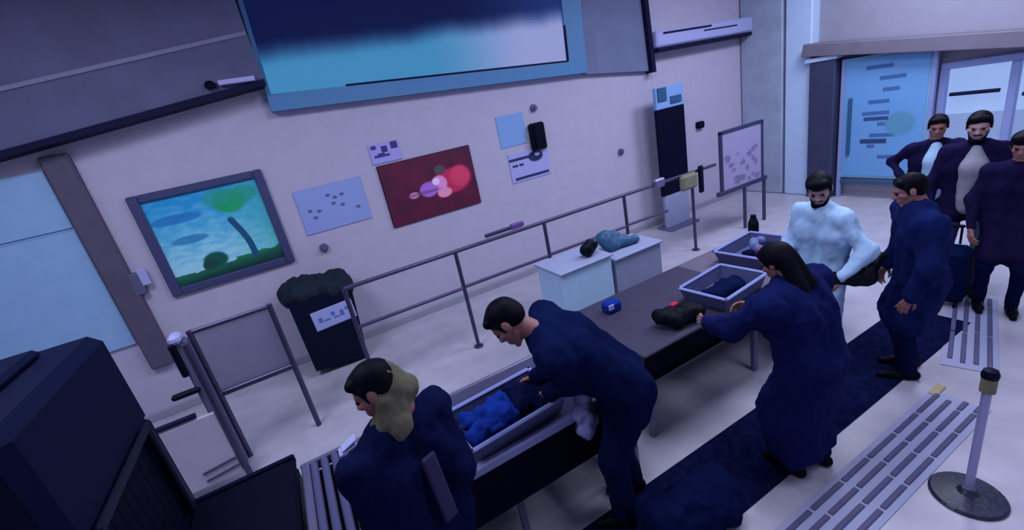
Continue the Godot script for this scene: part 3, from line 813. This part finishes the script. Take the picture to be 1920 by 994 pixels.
func wall_hangings() -> void:
	var t := thing("framed_picture", "large framed landscape print of a tree and bush under a blue sky", "picture", Vector3(-0.80, 1.40, -6.3))
	var st := begin()
	var w := 1.36; var h := 1.20
	for s in [-1, 1]:
		box(st, Vector3(s * (w - 0.10) * 0.5, h * 0.5, 0.03), Vector3(0.10, h, 0.06), 0.012); box(st, Vector3(0, h * 0.5 + s * (h - 0.09) * 0.5, 0.03), Vector3(w - 0.2, 0.09, 0.06), 0.012)
	obj("frame", st, M.poster_frame, t)
	st = begin(); box(st, Vector3(0, h * 0.5, 0.008), Vector3(w - 0.1, h - 0.1, 0.016), 0.0); obj("backing", st, M.poster_frame, t)
	st = begin(); picture(st, Vector3(0, h * 0.5, 0.022), w - 0.19, h - 0.17); obj("print", st, M.landscape_print, t)
	t = thing("red_poster", "dark red landscape poster with a pink and violet shape in the middle", "poster", Vector3(1.92, 1.435, -6.3))
	st = begin(); box(st, Vector3(0, 0.435, 0.016), Vector3(1.39, 0.875, 0.032), 0.006); obj("board", st, M.plum_cloth, t)
	st = begin(); picture(st, Vector3(0, 0.435, 0.034), 1.375, 0.86); obj("print", st, M.dark_red_print, t)
	var sheet := func(called: String, label: String, cat: String, x0: float, x1: float, y0: float, y1: float, m: Material, pr: Material, thick := 0.012):
		var th := thing(called, label, cat, Vector3((x0 + x1) * 0.5, y0, -6.3))
		var q := begin(); box(q, Vector3(0, (y1 - y0) * 0.5, thick * 0.5), Vector3(x1 - x0, y1 - y0, thick), 0.003); obj("sheet", q, m, th)
		if pr:
			q = begin(); picture(q, Vector3(0, (y1 - y0) * 0.5, thick + 0.003), x1 - x0 - 0.01, y1 - y0 - 0.01); obj("print", q, pr, th)
	sheet.call("wall_sign", "small white sign with purple marks just above the red poster", "sign", 1.19, 1.61, 2.33, 2.60, M.white_card, M.mark_print)
	sheet.call("wall_notice", "pale notice with scattered dots between the landscape and the red poster", "notice", 0.12, 0.98, 1.66, 2.24, M.pale_notice, M.dots_print)
	sheet.call("wall_sheet", "plain pale cyan sheet beside the wall telephone", "notice", 3.14, 3.62, 2.13, 2.60, M.cyan_sheet, null)
	sheet.call("wall_paper", "white paper with dark printed lines under the wall telephone", "notice", 3.22, 3.96, 1.56, 2.02, M.white_card, M.lines_print)
	t = thing("wall_telephone", "dark wall telephone box above the white paper", "telephone", Vector3(3.79, 1.98, -6.3))
	st = begin(); box(st, Vector3(0, 0.21, 0.06), Vector3(0.27, 0.42, 0.11), 0.03); obj("body", st, M.dark_green_plastic, t)
	st = begin(); box(st, Vector3(-0.06, 0.22, 0.135), Vector3(0.07, 0.32, 0.05), 0.02); obj("handset", st, M.navy_plastic, t)
	var knobs := [[3.83, 2.62, "small round grey fitting above the wall telephone"], [5.47, 1.58, "small round grey fitting between the telephone and the tall stand"], [0.26, 1.45, "small round grey fitting under the dotted notice"]]
	for k in knobs:
		t = thing("wall_fitting", k[2], "fixture", Vector3(k[0], k[1], -6.3), 0.0, "small round wall fittings")
		st = begin(); tube(st, Vector3.ZERO, Vector3(0, 0, 0.05), 0.06, 0.05, 16); obj("plate", st, M.steel, t)
		st = begin(); tube(st, Vector3(0, 0, 0.05), Vector3(0, 0, 0.08), 0.03, 0.025, 12); obj("button", st, M.bulkhead_grey, t)
	t = thing("wall_box", "small grey wall box with a pale flap next to the pilaster", "fixture", Vector3(-1.70, 1.55, -6.3))
	st = begin(); box(st, Vector3(-0.06, 0.12, 0.05), Vector3(0.18, 0.26, 0.10), 0.015); obj("body", st, M.bulkhead_grey, t)
	st = begin(); box(st, Vector3(0.06, 0.18, 0.07), Vector3(0.09, 0.20, 0.06), 0.015); obj("flap", st, M.white_card, t)

func railing() -> void:
	var t := thing("railing", "long grey steel railing with two rails in front of the lilac wall", "railing", Vector3(0, 0, -4.75))
	for x in [0.24, 1.52, 2.76, 4.10, 5.45]:
		var st := begin(); tube(st, Vector3(x, 0.0, 0), Vector3(x, 1.27, 0), 0.024); obj("post", st, M.rail_steel, t)
		st = begin(); lathe(st, Vector3(x, 0, 0), [Vector2(0.06, 0), Vector2(0.06, 0.012), Vector2(0.03, 0.02)], 16); obj("foot_plate", st, M.rail_steel, t)
	var st := begin(); tube(st, Vector3(0.24, 1.28, 0), Vector3(5.98, 1.25, 0), 0.024); obj("top_rail", st, M.rail_steel, t)
	for s in [[0.24, 1.52], [1.52, 2.76], [2.76, 4.10], [4.10, 4.90]]:
		st = begin(); tube(st, Vector3(s[0], 0.82, 0), Vector3(s[1], 0.81, 0), 0.020); obj("middle_rail", st, M.rail_steel, t)
	t = thing("rail_tag", "narrow purple tag lying along the top rail", "tag", Vector3(2.2, 1.30, -4.75))
	st = begin(); box(st, Vector3(0, 0.035, 0), Vector3(0.55, 0.05, 0.03), 0.012); obj("band", st, M.rail_steel, t)
	st = begin(); box(st, Vector3(0.17, 0.04, 0), Vector3(0.18, 0.07, 0.05), 0.015); obj("clasp", st, M.purple, t)
	t = thing("rail_clamp", "grey clamp box on the rail close to the tall stand", "clamp", Vector3(4.75, 1.22, -4.75))
	st = begin(); box(st, Vector3(0, 0.05, 0.01), Vector3(0.20, 0.13, 0.10), 0.02); obj("body", st, M.steel, t)
	t = thing("rail_bag", "dark bag and strap hanging on the rail before the tall stand", "bag", Vector3(5.42, 0.98, -4.72))
	st = begin(); box(st, Vector3(-0.10, 0.17, 0.02), Vector3(0.34, 0.24, 0.10), 0.04); obj("pouch", st, M.khaki, t)
	st = begin(); box(st, Vector3(0.17, 0.14, 0.02), Vector3(0.10, 0.42, 0.05), 0.02); obj("strap", st, M.navy_plastic, t)

func gate() -> void:
	var t := thing("clear_barrier", "smoked clear panel in a dark steel frame beside the black bin", "barrier", Vector3(-0.77, 0, -4.6))
	var st := begin()
	box(st, Vector3(0, 1.40, 0), Vector3(0.66, 0.035, 0.04)); obj("top_bar", st, M.rail_steel, t)
	st = begin(); box(st, Vector3(0, 0.74, 0), Vector3(0.66, 0.05, 0.04)); obj("bottom_bar", st, M.rail_steel, t)
	for x in [-0.33, 0.33]:
		st = begin(); tube(st, Vector3(x, 0, 0), Vector3(x, 1.42, 0), 0.026); obj("post", st, M.rail_steel, t)
	st = begin(); box(st, Vector3(0, 1.07, 0), Vector3(0.60, 0.62, 0.012), 0.0); obj("pane", st, M.smoked_acrylic, t)
	t = thing("swing_gate", "low white swing gate with a dark top rail", "gate", Vector3(-1.40, 0, -4.25))
	st = begin(); tube(st, Vector3(-0.34, 0.79, 0), Vector3(0.16, 0.79, 0), 0.024); obj("top_rail", st, M.dark_edge, t)
	st = begin(); box(st, Vector3(-0.02, 0.43, 0), Vector3(0.62, 0.66, 0.03), 0.01); obj("panel", st, M.wall_paint, t)
	for y in [0.16, 0.24]:
		st = begin(); tube(st, Vector3(0.02, y, 0.02), Vector3(0.30, y + 0.03, 0.02), 0.010); obj("bar", st, M.rail_steel, t)
	st = begin(); tube(st, Vector3(0.32, 0, 0), Vector3(0.32, 1.42, 0), 0.028); obj("hinge_post", st, M.rail_steel, t)
	t = thing("gate_post", "squat gate post with pale side and dark reader arm", "post", Vector3(-1.16, 0, -4.5))
	st = begin(); box(st, Vector3(0, 0.70, 0), Vector3(0.10, 1.40, 0.12), 0.02); obj("body", st, M.bulkhead_grey, t)
	st = begin(); box(st, Vector3(-0.02, 1.43, 0.03), Vector3(0.10, 0.09, 0.14), 0.03); obj("cap", st, M.white_card, t)
	st = begin(); box(st, Vector3(-0.06, 1.24, 0.07), Vector3(0.05, 0.32, 0.04), 0.012); box(st, Vector3(-0.12, 0.93, 0.06), Vector3(0.22, 0.05, 0.06), 0.015); obj("reader_arm", st, M.navy_plastic, t)
	# black bin
	t = thing("black_bin", "black bin with a white label and a bulging liner against the wall", "bin", Vector3(0.0, 0, -5.92))
	st = begin()
	prism(st, [Vector2(-0.34, 0.10), Vector2(0.30, 0.02), Vector2(0.38, 1.02), Vector2(-0.36, 1.02)], -0.28, 0.26); obj("body", st, M.bin_black, t)
	soft("liner", [[blob([cap(Vector3(-0.28, 1.06, 0.0), Vector3(0.28, 1.02, 0.0), 0.17, 0.14), cap(Vector3(-0.26, 1.10, -0.12), Vector3(0.26, 1.06, -0.12), 0.14, 0.12), cap(Vector3(-0.24, 1.08, 0.14), Vector3(0.30, 1.00, 0.14), 0.12, 0.12)], 0.02, 0.03, 0.03), Transform3D()]], M.liner_grey, t)
	st = begin(); box(st, Vector3(0.08, 0.73, 0.265), Vector3(0.50, 0.25, 0.012), 0.003, Basis(Vector3(0, 0, 1), 0.04)); obj("label_card", st, M.white_card, t)
	st = begin(); picture(st, Vector3(0.08, 0.73, 0.274), 0.48, 0.23, Basis(Vector3(0, 0, 1), 0.04)); obj("label_print", st, M.bin_label_print, t)

func scanner() -> void:
	var t := thing("xray_scanner", "dark x-ray baggage scanner with a tunnel mouth and rubber curtain", "scanner", Vector3(-1.1, 0, -2.55))
	var st := begin()
	# hood: a shell round the tunnel mouth, which faces +x
	box(st, Vector3(-0.85, 0.38, 0), Vector3(1.70, 0.76, 1.10), 0.03); box(st, Vector3(-0.85, 1.70, 0), Vector3(1.70, 0.60, 1.10), 0.05)
	for s in [-1, 1]: box(st, Vector3(-0.85, 1.08, s * 0.475), Vector3(1.70, 0.70, 0.15), 0.03)
	obj("housing", st, M.scanner_shell, t)
	st = begin()
	box(st, Vector3(0.012, 1.42, 0), Vector3(0.03, 0.05, 0.86), 0.01)
	for s in [-1, 1]: box(st, Vector3(0.012, 1.10, s * 0.41), Vector3(0.03, 0.62, 0.05), 0.01)
	obj("mouth_rim", st, M.scanner_trim, t)
	for i in 9:
		st = begin(); box(st, Vector3(-0.04, 1.10, -0.36 + i * 0.09), Vector3(0.008, 0.60, 0.085), 0.002); obj("curtain_strip", st, M.rubber, t)
	st = begin(); box(st, Vector3(-0.85, 2.02, 0.0), Vector3(1.3, 0.05, 0.8), 0.02); obj("lid", st, M.scanner_shell, t)
	st = begin(); box(st, Vector3(0.30, 0.765, 0.02), Vector3(0.60, 0.05, 0.94), 0.015); obj("conveyor_belt", st, M.rubber, t)
	st = begin(); box(st, Vector3(0.30, 0.40, 0.02), Vector3(0.60, 0.68, 0.90), 0.02); obj("belt_stand", st, M.scanner_shell, t)
	for s in [-1, 1]:
		st = begin(); box(st, Vector3(0.30, 0.77, s * 0.49 + 0.02), Vector3(0.60, 0.07, 0.03), 0.01); obj("belt_rail", st, M.scanner_shell, t)

func conveyor() -> void:
	var t := thing("roller_conveyor", "steel roller conveyor table leading out of the x-ray scanner", "conveyor", Vector3(0.64, 0, -2.46))
	var st := begin()
	box(st, Vector3(0, 0.76, -0.40), Vector3(2.22, 0.08, 0.03), 0.008); box(st, Vector3(-1.08, 0.765, 0), Vector3(0.05, 0.07, 0.80), 0.01); box(st, Vector3(1.09, 0.76, 0), Vector3(0.03, 0.08, 0.80), 0.01)
	obj("back_rail", st, M.steel, t)
	st = begin(); box(st, Vector3(0, 0.775, 0.40), Vector3(2.22, 0.07, 0.05), 0.012); obj("front_rail", st, M.pale_steel, t)
	st = begin(); box(st, Vector3(0.10, 0.56, 0.395), Vector3(1.98, 0.36, 0.02), 0.006); obj("apron", st, M.rubber, t)
	for i in 13:
		var x := -1.03 + i * 0.066
		st = begin(); tube(st, Vector3(x, 0.768, -0.385), Vector3(x, 0.768, 0.375), 0.026, 0.026, 10); obj("roller", st, M.roller, t)
	st = begin(); box(st, Vector3(-0.62, 0.71, 0), Vector3(0.90, 0.02, 0.76), 0.0); obj("tray_under_rollers", st, M.rubber, t)
	st = begin(); box(st, Vector3(0.45, 0.785, 0), Vector3(1.26, 0.025, 0.77), 0.004); obj("plate", st, M.steel_plate, t)
	st = begin(); box(st, Vector3(0, 0.36, -0.20), Vector3(2.1, 0.70, 0.02), 0.004); obj("lower_panel", st, M.rubber, t)  # added dark panel, stands in for the shade under the conveyor
	for x in [-1.0, 0.05, 1.02]:
		for z in [-0.36, 0.34]:
			st = begin(); box(st, Vector3(x, 0.36, z), Vector3(0.045, 0.72, 0.045), 0.008); obj("leg", st, M.steel, t)

func tan_table() -> void:
	var t := thing("inspection_table", "long brown inspection table carrying the two grey trays", "table", Vector3(3.26, 0, -2.70))
	var st := begin(); box(st, Vector3(-0.62, 0.785, 0), Vector3(1.44, 0.03, 1.0), 0.008); obj("tabletop", st, M.brown, t)
	st = begin(); box(st, Vector3(0.72, 0.785, 0), Vector3(1.23, 0.034, 1.0), 0.008); obj("end_top", st, M.tan, t)
	st = begin(); box(st, Vector3(0, 0.69, 0.485), Vector3(2.66, 0.16, 0.02), 0.004); box(st, Vector3(0, 0.69, -0.485), Vector3(2.66, 0.16, 0.02), 0.004); obj("apron", st, M.rubber, t)
	st = begin(); box(st, Vector3(0, 0.38, -0.06), Vector3(2.6, 0.74, 0.02), 0.004); obj("lower_panel", st, M.rubber, t)  # added to darken the open underside the way shade would
	for x in [-1.28, 0.0, 1.28]:
		for z in [-0.44, 0.44]:
			st = begin(); box(st, Vector3(x, 0.385, z), Vector3(0.05, 0.77, 0.05), 0.008); obj("leg", st, M.steel, t)

func crates() -> void:
	var t := thing("pale_blue_counter", "pale blue box counter standing by the railing", "counter", Vector3(2.58, 0, -3.95))
	var st := begin(); box(st, Vector3(0, 0.48, 0), Vector3(0.68, 0.96, 0.50), 0.015); obj("body", st, M.pale_blue_box, t)
	st = begin(); box(st, Vector3(0, 0.975, 0), Vector3(0.72, 0.03, 0.54), 0.008); obj("top", st, M.lilac_box, t)
	t = thing("lilac_counter", "lilac box counter next to the pale blue one", "counter", Vector3(3.32, 0, -3.95))
	st = begin(); box(st, Vector3(0, 0.44, 0), Vector3(0.70, 0.88, 0.50), 0.015); obj("body", st, M.lilac_box, t)
	st = begin(); box(st, Vector3(0, 0.895, 0), Vector3(0.74, 0.03, 0.54), 0.008); obj("top", st, M.lilac_box, t)
	lump("teal_bag", "flat teal bag lying on the lilac counter", "bag", [cap(Vector3(3.12, 0.99, -3.95), Vector3(3.45, 0.96, -3.90), 0.09, 0.05), cap(Vector3(3.10, 1.06, -4.0), Vector3(3.22, 1.05, -3.98), 0.10, 0.07)], 0.014, 0.015, 0.02, M.teal)
	lump("dark_pouch", "small dark teal pouch on the pale blue counter", "bag", [cap(Vector3(2.72, 1.07, -3.86), Vector3(2.80, 1.10, -3.86), 0.08, 0.07)], 0.012, 0.012, 0.02, M.dark_green_plastic)

func floor_marks() -> void:
	var st := begin()
	box(st, Vector3(1.45, 0.004, -1.67), Vector3(7.4, 0.008, 0.54), 0.002)
	tag(obj("floor_runner", st, M.mat_dark), "long dark blue runner mat along the foot of the tables", "mat")
	var strip := func(label: String, at: Vector3, turn: float, length: float, seg: float, seed_no: int):
		var t := thing("tactile_strip", label, "floor strip", at, turn, "ribbed tactile strips on the floor")
		var q := begin(); box(q, Vector3(0, 0.003, 0), Vector3(length, 0.006, 0.34), 0.001); obj("base_sheet", q, M.strip_pale, t)
		var r := RandomNumberGenerator.new(); r.seed = seed_no
		for k in 4:
			var x := -length * 0.5 + 0.03 + r.randf() * 0.1
			while x < length * 0.5 - 0.08:
				var ln := minf(seg * r.randf_range(1.0, 1.3), length * 0.5 - 0.01 - x)
				q = begin(); box(q, Vector3(x + ln * 0.5, 0.009, -0.117 + k * 0.078), Vector3(ln, 0.012, 0.032), 0.005); obj("bar", q, M.bar_dark, t)
				x += ln + 0.02
	strip.call("ribbed tactile strip with dark bars running beside the dark runner", Vector3(2.55, 0, -1.05), 0.0, 2.7, 0.26, 3)
	strip.call("ribbed tactile strip leading away towards the suitcases", Vector3(5.03, 0, -1.36), 0.30, 1.42, 0.45, 4)
	st = begin(); box(st, Vector3(3.92, 0.010, -1.19), Vector3(0.16, 0.006, 0.05), 0.002); tag(obj("yellow_tape", st, M.yellow), "short yellowish tape at the end of the ribbed strip", "tape")
	var t := thing("barrier_stanchion", "pale barrier post with a dark belt head on a round mottled base", "stanchion", Vector3(2.97, 0, -0.70))
	st = begin(); lathe(st, Vector3.ZERO, [Vector2(0.175, 0), Vector2(0.175, 0.012), Vector2(0.165, 0.022), Vector2(0.05, 0.035), Vector2(0.03, 0.06), Vector2(0, 0.06)], 32); obj("base", st, M.disc_dark, t)
	st = begin(); tube(st, Vector3(0, 0.05, 0), Vector3(0, 0.80, 0), 0.021, 0.021, 16); obj("post", st, M.post_pale, t)
	st = begin(); tube(st, Vector3(0, 0.76, 0), Vector3(0, 0.85, 0), 0.034, 0.034, 16); obj("cassette", st, M.khaki, t)
	st = begin(); lathe(st, Vector3(0, 0.85, 0), [Vector2(0.036, 0), Vector2(0.038, 0.02), Vector2(0.03, 0.045), Vector2(0, 0.052)], 20); obj("cap", st, M.navy_plastic, t)
	st = begin(); lathe(st, Vector3(4.05, 0, -0.65), [Vector2(0.06, 0), Vector2(0.06, 0.01), Vector2(0.02, 0.02), Vector2(0, 0.02)], 18); tag(obj("floor_disc", st, M.teal), "small round dark cap set on the pale floor", "floor disc")

# ---- people
func folks() -> void:
	# the man who bends over the conveyor
	var d := {"label": "man in a dark navy jacket bending far over the tray of blue clothes", "at": Vector3(1.40, 0.0, -1.88), "height": 1.95, "face": Vector3(-0.88, 0, -0.46), "lean": 0.74, "hip_shift": Vector3(0.03, 0.0, 0.04),
		"look": Vector3(-0.55, -0.72, -0.30), "crown": Vector3(-0.75, 0.35, -0.55), "skin": "skin_tan", "top": "navy_cloth", "bottom": "dark_cloth", "hair": "short",
		"wrist_left": Vector3(1.06, 0.96, -2.14), "wrist_right": Vector3(1.08, 0.98, -2.34), "curl": 0.7, "girth": 1.26, "elbow_pole": Vector3(0.6, 0.1, 0.5), "stride": 0.06, "hem": 0.10}
	person(d)
	# the man with the olive scarf
	d = {"label": "man in a dark jacket and pale olive scarf, back turned, at the conveyor", "at": Vector3(0.12, 0.0, -1.72), "height": 1.78, "face": Vector3(-0.35, 0, -0.94), "lean": 0.10,
		"look": Vector3(-0.80, -0.38, -0.30), "skin": "skin_tan", "top": "dark_cloth", "bottom": "dark_cloth", "hair": "short", "girth": 1.08, "wrist_left": Vector3(-0.10, 1.26, -1.92), "wrist_right": Vector3(0.24, 1.02, -1.92), "elbow_pole": Vector3(0, -1, 0.4), "hem": 0.14, "folds": 0.02}
	person(d)
	var o: Dictionary = d.out
	var hx: Transform3D = o.to_root * o.HX
	var nk: Vector3 = o.neck - d.at
	soft("scarf", [[blob([cap(hx * Vector3(0, 0.03, -0.06), hx * Vector3(-0.02, -0.06, -0.08), 0.062, 0.066), cap(hx * Vector3(0.0, -0.07, -0.065), nk - o.fwd * 0.03 + o.up * 0.04, 0.058, 0.060), cap(nk - o.side * 0.05 + o.up * 0.02, nk + o.side * 0.05 + o.up * 0.02, 0.062, 0.062), cap(nk + o.fwd * 0.05, nk - o.fwd * 0.045 + o.up * 0.02, 0.066, 0.066), cap(hx * Vector3(-0.05, -0.05, -0.02), hx * Vector3(-0.05, -0.11, 0.02), 0.045, 0.05), cap(hx * Vector3(0.05, -0.05, -0.02), hx * Vector3(0.05, -0.11, 0.02), 0.045, 0.05)], 0.010, 0.016, 0.018), Transform3D()]], M.olive_cloth, o.root)
	var ch: Vector3 = o.chest - d.at
	var bk: Vector3 = ch - o.fwd * 0.155
	var st := begin(); box(st, bk + o.side * -0.02 - o.up * 0.10, Vector3(0.07, 0.34, 0.02), 0.008, Basis(o.side, o.up, o.side.cross(o.up))); obj("back_strap", st, M.strap_grey, o.root)
	# the person reaching for the trays
	d = {"label": "person in a long dark coat with covered dark hair reaching for the grey tray", "at": Vector3(2.52, 0.0, -1.36), "height": 1.62, "face": Vector3(-0.05, 0, -1.0), "lean": 0.26,
		"look": Vector3(-0.1, -0.5, -0.85), "skin": "skin_tan", "top": "ink_cloth", "top_part": "coat", "bottom": "dark_cloth", "hair": "long", "girth": 1.40, "hem": 0.62, "folds": 0.022, "drape": 0.03, "wrist_left": Vector3(2.26, 1.06, -1.92), "wrist_right": Vector3(2.72, 1.02, -1.90)}
	person(d)
	# the bearded man in white
	d = {"label": "bearded man in a long white shirt standing at the end of the brown table", "at": Vector3(3.72, 0.0, -1.94), "height": 1.74, "face": Vector3(-0.80, 0, -0.15), "lean": 0.06,
		"look": Vector3(-0.80, -0.42, 0.30), "skin": "skin_light", "top": "white_cloth", "top_part": "long_shirt", "bottom": "white_cloth", "hair": "thick", "beard": true, "girth": 0.92, "folds": 0.016, "drape": 0.027, "hem": 0.45, "wrist_left": Vector3(3.46, 1.00, -1.70), "wrist_right": Vector3(3.45, 1.02, -2.14)}
	person(d)
	# the man in the dark blue coat
	d = {"label": "man in a dark blue coat seen from behind, standing past the man in white", "at": Vector3(4.06, 0.0, -1.42), "height": 1.67, "face": Vector3(-0.55, 0, -0.75), "lean": 0.12,
		"look": Vector3(-0.50, -0.30, -0.82), "skin": "skin_tan", "top": "blue_dark_cloth", "top_part": "coat", "bottom": "dark_cloth", "hair": "short", "girth": 1.28, "hem": 0.34, "folds": 0.02, "drape": 0.03}
	person(d)
	# three people by the exit
	d = {"label": "man in a white shirt and open dark jacket by the glass sign", "group": "", "at": Vector3(6.34, 0.0, -2.24), "height": 1.72, "girth": 0.92, "face": Vector3(-0.85, 0, 0.45), "look": Vector3(-0.85, -0.2, 0.3), "skin": "skin_tan",
		"top": "plum_cloth", "bottom": "grey_trouser", "hair": "short", "hem": 0.10, "wrist_right": Vector3(6.16, 1.10, -2.44), "elbow_pole": Vector3(0.3, -0.5, -0.7)}
	person(d); shirt_front(d, "white_cloth")
	d = {"label": "bearded man in a cream shirt and dark jacket by the blue suitcase", "at": Vector3(5.84, 0.0, -1.76), "height": 1.80, "girth": 0.92, "face": Vector3(-0.90, 0, 0.35), "look": Vector3(-0.90, -0.25, 0.25), "skin": "skin_light",
		"top": "plum_cloth", "bottom": "grey_trouser", "hair": "short", "beard": true, "hem": 0.10}
	person(d); shirt_front(d, "cream_cloth")
	d = {"label": "person in dark clothes with thick dark hair beside the bearded man by the exit", "at": Vector3(5.56, 0.0, -1.38), "height": 1.66, "face": Vector3(-0.90, 0, 0.35), "look": Vector3(-0.95, -0.25, 0.1), "skin": "skin_tan",
		"top": "plum_cloth", "bottom": "dark_cloth", "hair": "thick", "girth": 0.9, "hem": 0.30}
	person(d)

func shirt_front(d: Dictionary, m: String) -> void:
	var o: Dictionary = d.out
	var at: Vector3 = d.at
	var f: Vector3 = o.fwd
	var a: Vector3 = o.neck - at - o.up * 0.02 + f * 0.065
	var b: Vector3 = o.hip - at + f * 0.085
	soft("shirt", [[blob([cap(a, a.lerp(b, 0.3) + f * 0.035, 0.05, 0.10), cap(a.lerp(b, 0.3) + f * 0.035, b, 0.10, 0.09)], 0.012, 0.012, 0.008), Transform3D()]], M[m], o.root)

# ---- trays and their contents, bags, cases
func small_things() -> void:
	tray(Vector3(0.80, 0.80, -2.30), 0.06, 0.70, 0.44, 0.12, "grey tray of blue clothes under the bending man's hands")
	tray(Vector3(3.08, 0.805, -2.42), 0.10, 0.62, 0.44, 0.13, "grey tray with dark contents at the coated person's hands")
	tray(Vector3(3.96, 0.805, -2.72), 0.10, 0.66, 0.48, 0.13, "grey tray of mottled clear packets nearest the man in white")
	lump("blue_clothes", "crumpled bright blue clothes in the tray", "clothes", [cap(Vector3(0.58, 0.87, -2.38), Vector3(0.76, 0.88, -2.26), 0.07, 0.08), cap(Vector3(0.56, 0.87, -2.22), Vector3(0.80, 0.87, -2.24), 0.06, 0.06), cap(Vector3(0.66, 0.90, -2.34), Vector3(0.84, 0.88, -2.38), 0.06, 0.06)], 0.011, 0.012, 0.035, M.blue_cloth)
	lump("dark_garment", "dark folded garment beside the blue clothes in the tray", "clothes", [cap(Vector3(0.94, 0.89, -2.40), Vector3(1.04, 0.88, -2.24), 0.09, 0.08), cap(Vector3(0.90, 0.88, -2.26), Vector3(1.02, 0.88, -2.34), 0.06, 0.07)], 0.011, 0.012, 0.03, M.dark_cloth)
	lump("dark_bag", "dark bag filling the tray at the coated person's hands", "bag", [cap(Vector3(2.90, 0.86, -2.44), Vector3(3.26, 0.86, -2.44), 0.06, 0.06), cap(Vector3(2.94, 0.86, -2.36), Vector3(3.22, 0.86, -2.36), 0.05, 0.05)], 0.012, 0.012, 0.02, M.navy_cloth)
	var prm := []
	rng.seed = 5
	for i in 10:
		prm.append([rng.randf_range(3.78, 4.16), rng.randf_range(-2.84, -2.62)])
	for i in 8:
		lump("clear_packet", "small crumpled packet heaped in the tray nearest the man in white", "packet", [cap(Vector3(prm[i][0], 0.87 + 0.03 * (i % 2), prm[i][1]), Vector3(prm[i][0] + rng.randf_range(-0.1, 0.1), 0.87 + 0.03 * (i % 2), prm[i][1] + rng.randf_range(-0.06, 0.06)), 0.045, 0.045)], 0.012, 0.01, 0.02, [M.clear_stuff, M.purple, M.navy_cloth, M.clear_stuff][i % 4], "packets heaped in the tray nearest the man in white")
	lump("plastic_bag", "crumpled pale plastic bag hanging at the end of the conveyor beside the bending man", "bag", [cap(Vector3(1.24, 0.90, -2.06), Vector3(1.22, 0.70, -2.03), 0.05, 0.075), cap(Vector3(1.20, 0.80, -2.02), Vector3(1.27, 0.72, -2.02), 0.06, 0.06)], 0.010, 0.010, 0.04, M.plastic_bag)
	lump("backpack", "dark backpack on the brown table behind the bending man", "bag", [cap(Vector3(2.34, 0.885, -2.42), Vector3(2.56, 0.88, -2.34), 0.075, 0.07), cap(Vector3(2.38, 0.87, -2.32), Vector3(2.60, 0.87, -2.30), 0.06, 0.06)], 0.013, 0.014, 0.025, M.bag_black)
	var st := begin(); box(st, Vector3(2.44, 0.972, -2.38), Vector3(0.07, 0.025, 0.04), 0.008); tag(obj("red_clip", st, M.red), "small red clip on top of the dark backpack", "clip")
	var t := thing("handheld_scanner", "small dark blue device with a white face lying on the brown table", "device", Vector3(2.26, 0.80, -2.95))
	st = begin(); box(st, Vector3(0, 0.05, 0), Vector3(0.16, 0.10, 0.12), 0.02); obj("body", st, M.blue_cloth, t)
	st = begin(); box(st, Vector3(-0.05, 0.07, 0.062), Vector3(0.06, 0.05, 0.012), 0.004); obj("face_plate", st, M.white_card, t)
	t = thing("white_cap_bottle", "dark round bottle top beyond the far tray", "bottle", Vector3(4.42, 0.805, -3.05))
	st = begin(); lathe(st, Vector3.ZERO, [Vector2(0.05, 0), Vector2(0.055, 0.02), Vector2(0.055, 0.18), Vector2(0.03, 0.24), Vector2(0.03, 0.27), Vector2(0, 0.27)], 18); obj("body", st, M.dark_green_plastic, t)
	lump("held_bag", "dark pointed bag held by the man in white", "bag", [cap(Vector3(3.42, 1.00, -1.76), Vector3(3.66, 0.96, -1.60), 0.05, 0.07), cap(Vector3(3.66, 1.00, -1.60), Vector3(3.80, 1.10, -1.58), 0.055, 0.03)], 0.011, 0.012, 0.015, M.dark_green_plastic)
	t = thing("folded_paper", "folded white paper held out by the scarfed man", "paper", Vector3(-0.12, 1.30, -2.03))
	st = begin(); box(st, Vector3(0, 0.03, 0), Vector3(0.09, 0.012, 0.07), 0.003, Basis(Vector3(0, 0, 1), 0.25)); box(st, Vector3(0.01, 0.05, 0), Vector3(0.08, 0.008, 0.06), 0.002, Basis(Vector3(0, 0, 1), 0.4)); obj("sheet", st, M.white_card, t)
	lump("duffel_bag", "dark duffel bag on the runner at the bending man's feet", "bag", [cap(Vector3(1.36, 0.17, -1.54), Vector3(1.78, 0.17, -1.54), 0.15, 0.15), cap(Vector3(1.4, 0.12, -1.46), Vector3(1.74, 0.12, -1.46), 0.11, 0.11)], 0.016, 0.02, 0.03, M.navy_cloth)
	t = thing("suitcase", "dark blue suitcase standing before the cream shirted man", "suitcase", Vector3(5.46, 0, -1.76), 0.1)
	suitcase(t, 0.40, 0.56)

func suitcase(t: Node3D, w: float, h: float) -> void:
	var st := begin(); box(st, Vector3(0, 0.05 + h * 0.5, 0), Vector3(0.25, h, w), 0.05); obj("shell", st, M.suitcase_blue, t)
	st = begin()
	for s in [-1, 1]: tube(st, Vector3(0.09, 0.05 + h, s * 0.09), Vector3(0.09, 0.22 + h, s * 0.09), 0.010)
	box(st, Vector3(0.09, 0.23 + h, 0), Vector3(0.03, 0.03, 0.22), 0.008); obj("handle", st, M.navy_plastic, t)
	st = begin(); box(st, Vector3(-0.13, 0.05 + h * 0.5, 0), Vector3(0.02, h * 0.6, w * 0.7), 0.008); obj("front_pocket", st, M.suitcase_blue, t)
	for x in [-0.09, 0.09]:
		for z in [-1, 1]:
			st = begin(); tube(st, Vector3(x, 0.03, z * w * 0.38 - 0.012), Vector3(x, 0.03, z * w * 0.38 + 0.012), 0.03, 0.03, 12); obj("wheel", st, M.shoe_black, t)
